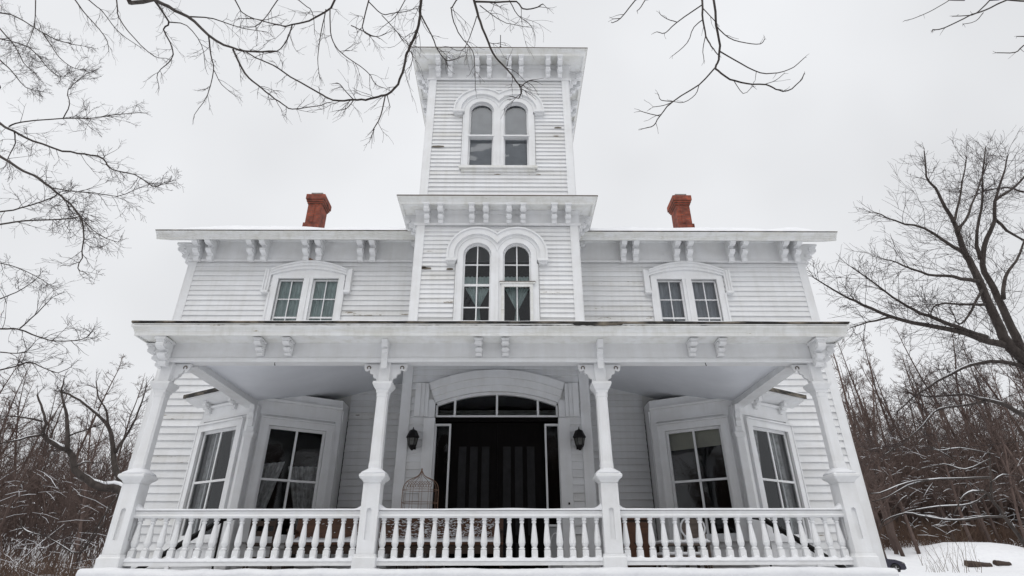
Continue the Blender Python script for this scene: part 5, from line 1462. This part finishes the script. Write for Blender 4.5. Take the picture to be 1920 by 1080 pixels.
traced_tree('crook', 'crooked_tree', 'crooked bare tree left of the porch with snow lying on its bent trunk', 17,
            [(-15.5, 15.0, 1.0)], -.6, .3, 2.2, 1.5, 2, .04, .04, .0042, .013)

# ---- the woods
def forest_proto(seed, h, spread):
    rg = random.Random(seed)
    tk, cr = MB(), MB()
    p = Vector((0, 0, -.4)); d = Vector((rg.uniform(-.06, .06), rg.uniform(-.06, .06), 1)).normalized()
    line = [p]; n = 10
    for i in range(n):
        d = (d + Vector((rg.gauss(0, .06), rg.gauss(0, .06), .08))).normalized(); line.append(line[-1] + d * h / n)
    r0 = h * .0105
    rad = [max(.012, r0 * (1 - .9 * i / n)) for i in range(n + 1)]
    tk.tube(line, rad, 6)
    for _ in range(int(20 + h * .8)):
        f = rg.uniform(.22, .98); i = min(n - 1, int(f * n)); q = line[i].lerp(line[i + 1], f * n - i)
        L_ = spread * h * (1.08 - f) * rg.uniform(.5, 1.1) + .5
        a = rg.uniform(0, 6.283); up_ = rg.uniform(.25, 1.1)
        dd = Vector((math.cos(a), math.sin(a), up_)).normalized()
        pts = [q]; m_ = 5
        for j in range(m_):
            dd = (dd + Vector((rg.gauss(0, .15), rg.gauss(0, .15), rg.gauss(.06, .1)))).normalized(); pts.append(pts[-1] + dd * L_ / m_)
        rr = min(rad[i] * .5, .012 + L_ * .011)
        cr.tube(pts, [max(.009, rr * (1 - .75 * j / m_)) for j in range(m_ + 1)], 4, caps=False)
        for _ in range(rg.randint(4, 7)):
            j = rg.randint(1, m_ - 1); t = (pts[j + 1] - pts[j]).normalized()
            twig(cr, rg, pts[j].copy(), rand_dir(rg, t, rg.uniform(.3, .9)), L_ * rg.uniform(.25, .5), rr * .45, 1, .05, .06, .007)
    return tk.mesh('trunk', M['forest'], smooth=True, fix=False), cr.mesh('crown', M['forest'], fix=False)

protos = [forest_proto(100 + i, h, sp) for i, (h, sp) in enumerate(((17, .26), (20, .20), (14, .30), (18, .24), (12, .32), (21, .18), (9, .36)))]
rg = random.Random(42)
def forest_tree(x, y, s, idx, label, group):
    tk, cr = protos[idx]
    root = empty('forest_tree', (x, y, ground_z(x, y)), label, 'tree', group)
    root.rotation_euler = (rg.uniform(-.05, .05), rg.uniform(-.05, .05), rg.uniform(0, 6.28)); root.scale = (s, s, s)
    for nm, me in (('trunk', tk), ('crown', cr)):
        o = bpy.data.objects.new(nm, me); COL.objects.link(o); o.parent = root

def scatter(n, r0, r1, d0, d1, hmax, label, group, sizes):
    k = 0
    while k < n:
        d = d0 + (d1 - d0) * (k + rg.random()) / n
        t = rg.uniform(r0, r1)
        x, y = .245 + t * d, d - 9
        idx = rg.choice(sizes); h = (17, 20, 14, 18, 12, 21, 9)[idx]
        s = min(1.35, hmax * d / h * rg.uniform(.72, 1.08))
        forest_tree(x, y, s, idx, label, group)
        k += 1
scatter(64, .60, 1.02, 50, 84, .36, 'bare grey-brown tree standing in the woods right of the house', 'bare trees of the woods on the right', [0, 1, 3, 5, 2])
scatter(48, -1.05, -.50, 28, 66, .285, 'bare dark tree standing in the woods left of the house', 'bare trees of the woods on the left', [0, 1, 2, 3, 4, 5, 6])

def thicket(name, n, r0, r1, d0, d1, h0, h1, rmin, rmax, mat, seed, lean=.25, forks=2):
    rq = random.Random(seed); k = MB()
    for _ in range(n):
        d = rq.uniform(d0, d1); t = rq.uniform(r0, r1); x, y = .245 + t * d, d - 9
        h = rq.uniform(h0, h1) * rq.uniform(.5, 1); r = rq.uniform(rmin, rmax)
        p = Vector((x, y, ground_z(x, y) - .1)); dd = Vector((rq.gauss(0, lean), rq.gauss(0, lean), 1)).normalized()
        b = p + dd * h * .5; c = b + (dd + Vector((rq.gauss(0, .2), rq.gauss(0, .2), .1))).normalized() * h * .5
        k.tube([p, b, c], [r, r * .7, r * .25], 3, caps=False)
        for _ in range(forks):
            f = rq.uniform(.3, .9); q = p.lerp(b, f * 2) if f < .5 else b.lerp(c, f * 2 - 1)
            e = q + (dd + Vector((rq.gauss(0, .6), rq.gauss(0, .6), rq.gauss(.1, .3)))).normalized() * h * rq.uniform(.15, .4)
            k.tube([q, e], [r * .5, r * .2], 3, caps=False)
    o = k.build(name, M[mat], None, fix=False)
    return tag(o, None, None, None, 'stuff')
thicket('woods', 9000, .56, 1.05, 62, 96, 5, 16, .018, .06, 'forest', 1, .32, 3)
thicket('undergrowth', 3000, .60, 1.05, 55, 64, .8, 3.0, .012, .03, 'brush', 2, .35, 3)
thicket('woods', 2600, -1.1, -.48, 44, 76, 4, 13, .015, .05, 'forest', 3, .38, 4)
thicket('undergrowth', 5000, -1.1, -.50, 20, 36, .5, 1.9, .010, .022, 'brush', 4, .4, 3)
thicket('woods', 5000, -1.1, 1.1, -34, -18, 7, 17, .02, .09, 'forest', 9, .2, 5)
thicket('dry_weeds', 36, .665, .76, 42, 49, 1.0, 3.6, .010, .022, 'weed', 5, .22, 2)

# snow lodged on twigs of the woods' edge
k = MB(); rq = random.Random(77)
for _ in range(700):
    right = rq.random() < .75
    d = rq.uniform(52, 62) if right else rq.uniform(24, 42)
    t = rq.uniform(.62, 1.0) if right else rq.uniform(-1.0, -.58)
    x, y = .245 + t * d, d - 9
    z = ground_z(x, y) + rq.uniform(.5, 9 if right else 5)
    L_ = rq.uniform(.2, 1.6); a = rq.uniform(0, 6.28); sl = rq.gauss(0, .35)
    v = Vector((math.cos(a) * L_, math.sin(a) * L_, sl * L_)); p = Vector((x, y, z))
    k.tube([p, p + v * .5 + Vector((0, 0, .05 * L_)), p + v], [.006, .02 if right else .011, .006], 4, caps=False)
o = k.build('snow_on_twigs', M['snow'], None, fix=False); tag(o, kind='stuff')

# ------------------------------------------------------------------ parked car behind the house
gx, gy = 26.35, 36.0
gz = ground_z(31, gy) - .06
root = empty('parked_car', (gx, gy, gz), 'dark blue car parked in the snow, half hidden behind the right corner of the house', 'car')
def cpart(k, name, mat, par=root, bevel=0.0, smooth=False):
    o = k.build(name, M[mat], None, smooth=smooth, bevel=bevel); o.parent = par; return o
k = MB()
prof = [(-2.2, .32), (-2.22, .62), (-2.15, .88), (-1.2, .95), (.75, .97), (1.5, .90), (1.98, .76), (2.14, .60), (2.16, .38), (2.05, .24), (1.72, .24)]
prof += [(1.38 + .37 * math.cos(R(a)), .30 + .37 * math.sin(R(a))) for a in range(0, 181, 20)]
prof += [(-.95, .24)] + [(-1.35 + .37 * math.cos(R(a)), .30 + .37 * math.sin(R(a))) for a in range(0, 181, 20)] + [(-1.8, .24)]
k.prism_d(prof, -.86, .86); cpart(k, 'body', 'car_paint', bevel=.05)
k = MB()
lo = [(-1.75, .94), (1.0, .96)]; 
v = [(-1.85, -.80, .93), (1.05, -.80, .95), (1.05, .80, .95), (-1.85, .80, .93), (-1.2, -.62, 1.42), (.2, -.62, 1.44), (.2, .62, 1.44), (-1.2, .62, 1.42)]
k.add(v, [(0, 1, 5, 4), (1, 2, 6, 5), (2, 3, 7, 6), (3, 0, 4, 7), (4, 5, 6, 7)]); cpart(k, 'cabin', 'car_paint', bevel=.03)
for sy in (-1, 1):
    k = MB(); k.add([(-1.55, sy * .808 - sy * .02, .99), (.85, sy * .788, .99), (.15, sy * .655, 1.38), (-1.12, sy * .655, 1.38)], [(0, 1, 2, 3)]); cpart(k, 'side_window', 'glass')
    for wx in (1.38, -1.35):
        k = MB(); k.tube([(wx, sy * .70, .30), (wx, sy * .875, .30)], .32, 24); wl = cpart(k, 'wheel', 'rubber', bevel=.02)
        k = MB()
        k.tube([(wx, sy * .87, .30), (wx, sy * .885, .30)], .20, 20)
        cpart(k, 'rim', 'dark_room', wl)
        for q in range(5):
            a = R(72 * q + 10); k = MB(); k.tube([(wx, sy * .89, .30), (wx + .19 * math.cos(a), sy * .89, .30 + .19 * math.sin(a))], [.03, .022], 5); cpart(k, 'spoke', 'alloy', wl)
        k = MB(); k.tube([(wx, sy * .885, .30), (wx, sy * .9, .30)], .045, 10); cpart(k, 'hub_cap', 'alloy', wl)
    k = MB(); k.prism_d([(1.85, .68), (2.09, .60), (2.12, .68), (1.95, .75)], sy * .60, sy * .863); cpart(k, 'headlight', 'lantern_glass', bevel=.01)
    k = MB(); k.box(.55, .75, sy * .86, sy * 1.0, .98, 1.1); cpart(k, 'mirror', 'car_paint', bevel=.03)
    k = MB(); k.box(-.02, 0.0, sy * .861, sy * .866, .32, .93); cpart(k, 'door_seam', 'rubber')
k = MB(); k.box(2.10, 2.2, -.8, .8, .30, .46); cpart(k, 'bumper', 'car_paint', bevel=.03)

# two dark logs on the flank of the snow mound
def log(px, py, r, L_, rz, label):
    root = empty('log', (px, py, ground_z(px, py) + r * .5), label, 'log', 'logs on the snow mound'); root.rotation_euler = (0, R(6), rz)
    k = MB(); k.tube([(-L_ / 2, 0, 0), (-L_ / 4, .03, r * .1), (L_ / 4, -.02, 0), (L_ / 2, 0, .05)], [r, r * 1.05, r * .95, r * .8], 9); o = k.build('wood', M['dark_wood'], None); o.parent = root
    k = MB()
    k.tube([(-L_ / 2 + .1, 0, r * .85), (0, 0, r * .95), (L_ / 2 - .15, 0, r * .8)], [r * .3, r * .45, r * .3], 6); o = k.build('snow', M['snow'], None, smooth=True); o.parent = root
log(36.3, 38.6, .27, 1.7, R(-8), 'larger dark log sticking out of the snow mound')
log(38.1, 38.5, .21, 1.2, R(6), 'smaller dark log to the right on the snow mound')

# thin service cable across the woods
k = MB(); a, b = Vector((26, 44, 10.2)), Vector((60, 40, 13.0))
k.tube([a.lerp(b, i / 16) + Vector((0, 0, -1.6 * (1 - (i / 8 - 1) ** 2))) for i in range(17)], .018, 5)
o = k.build('power_cable', M['metal'], None); tag(o, 'thin black cable sagging across the woods at the right', 'cable')
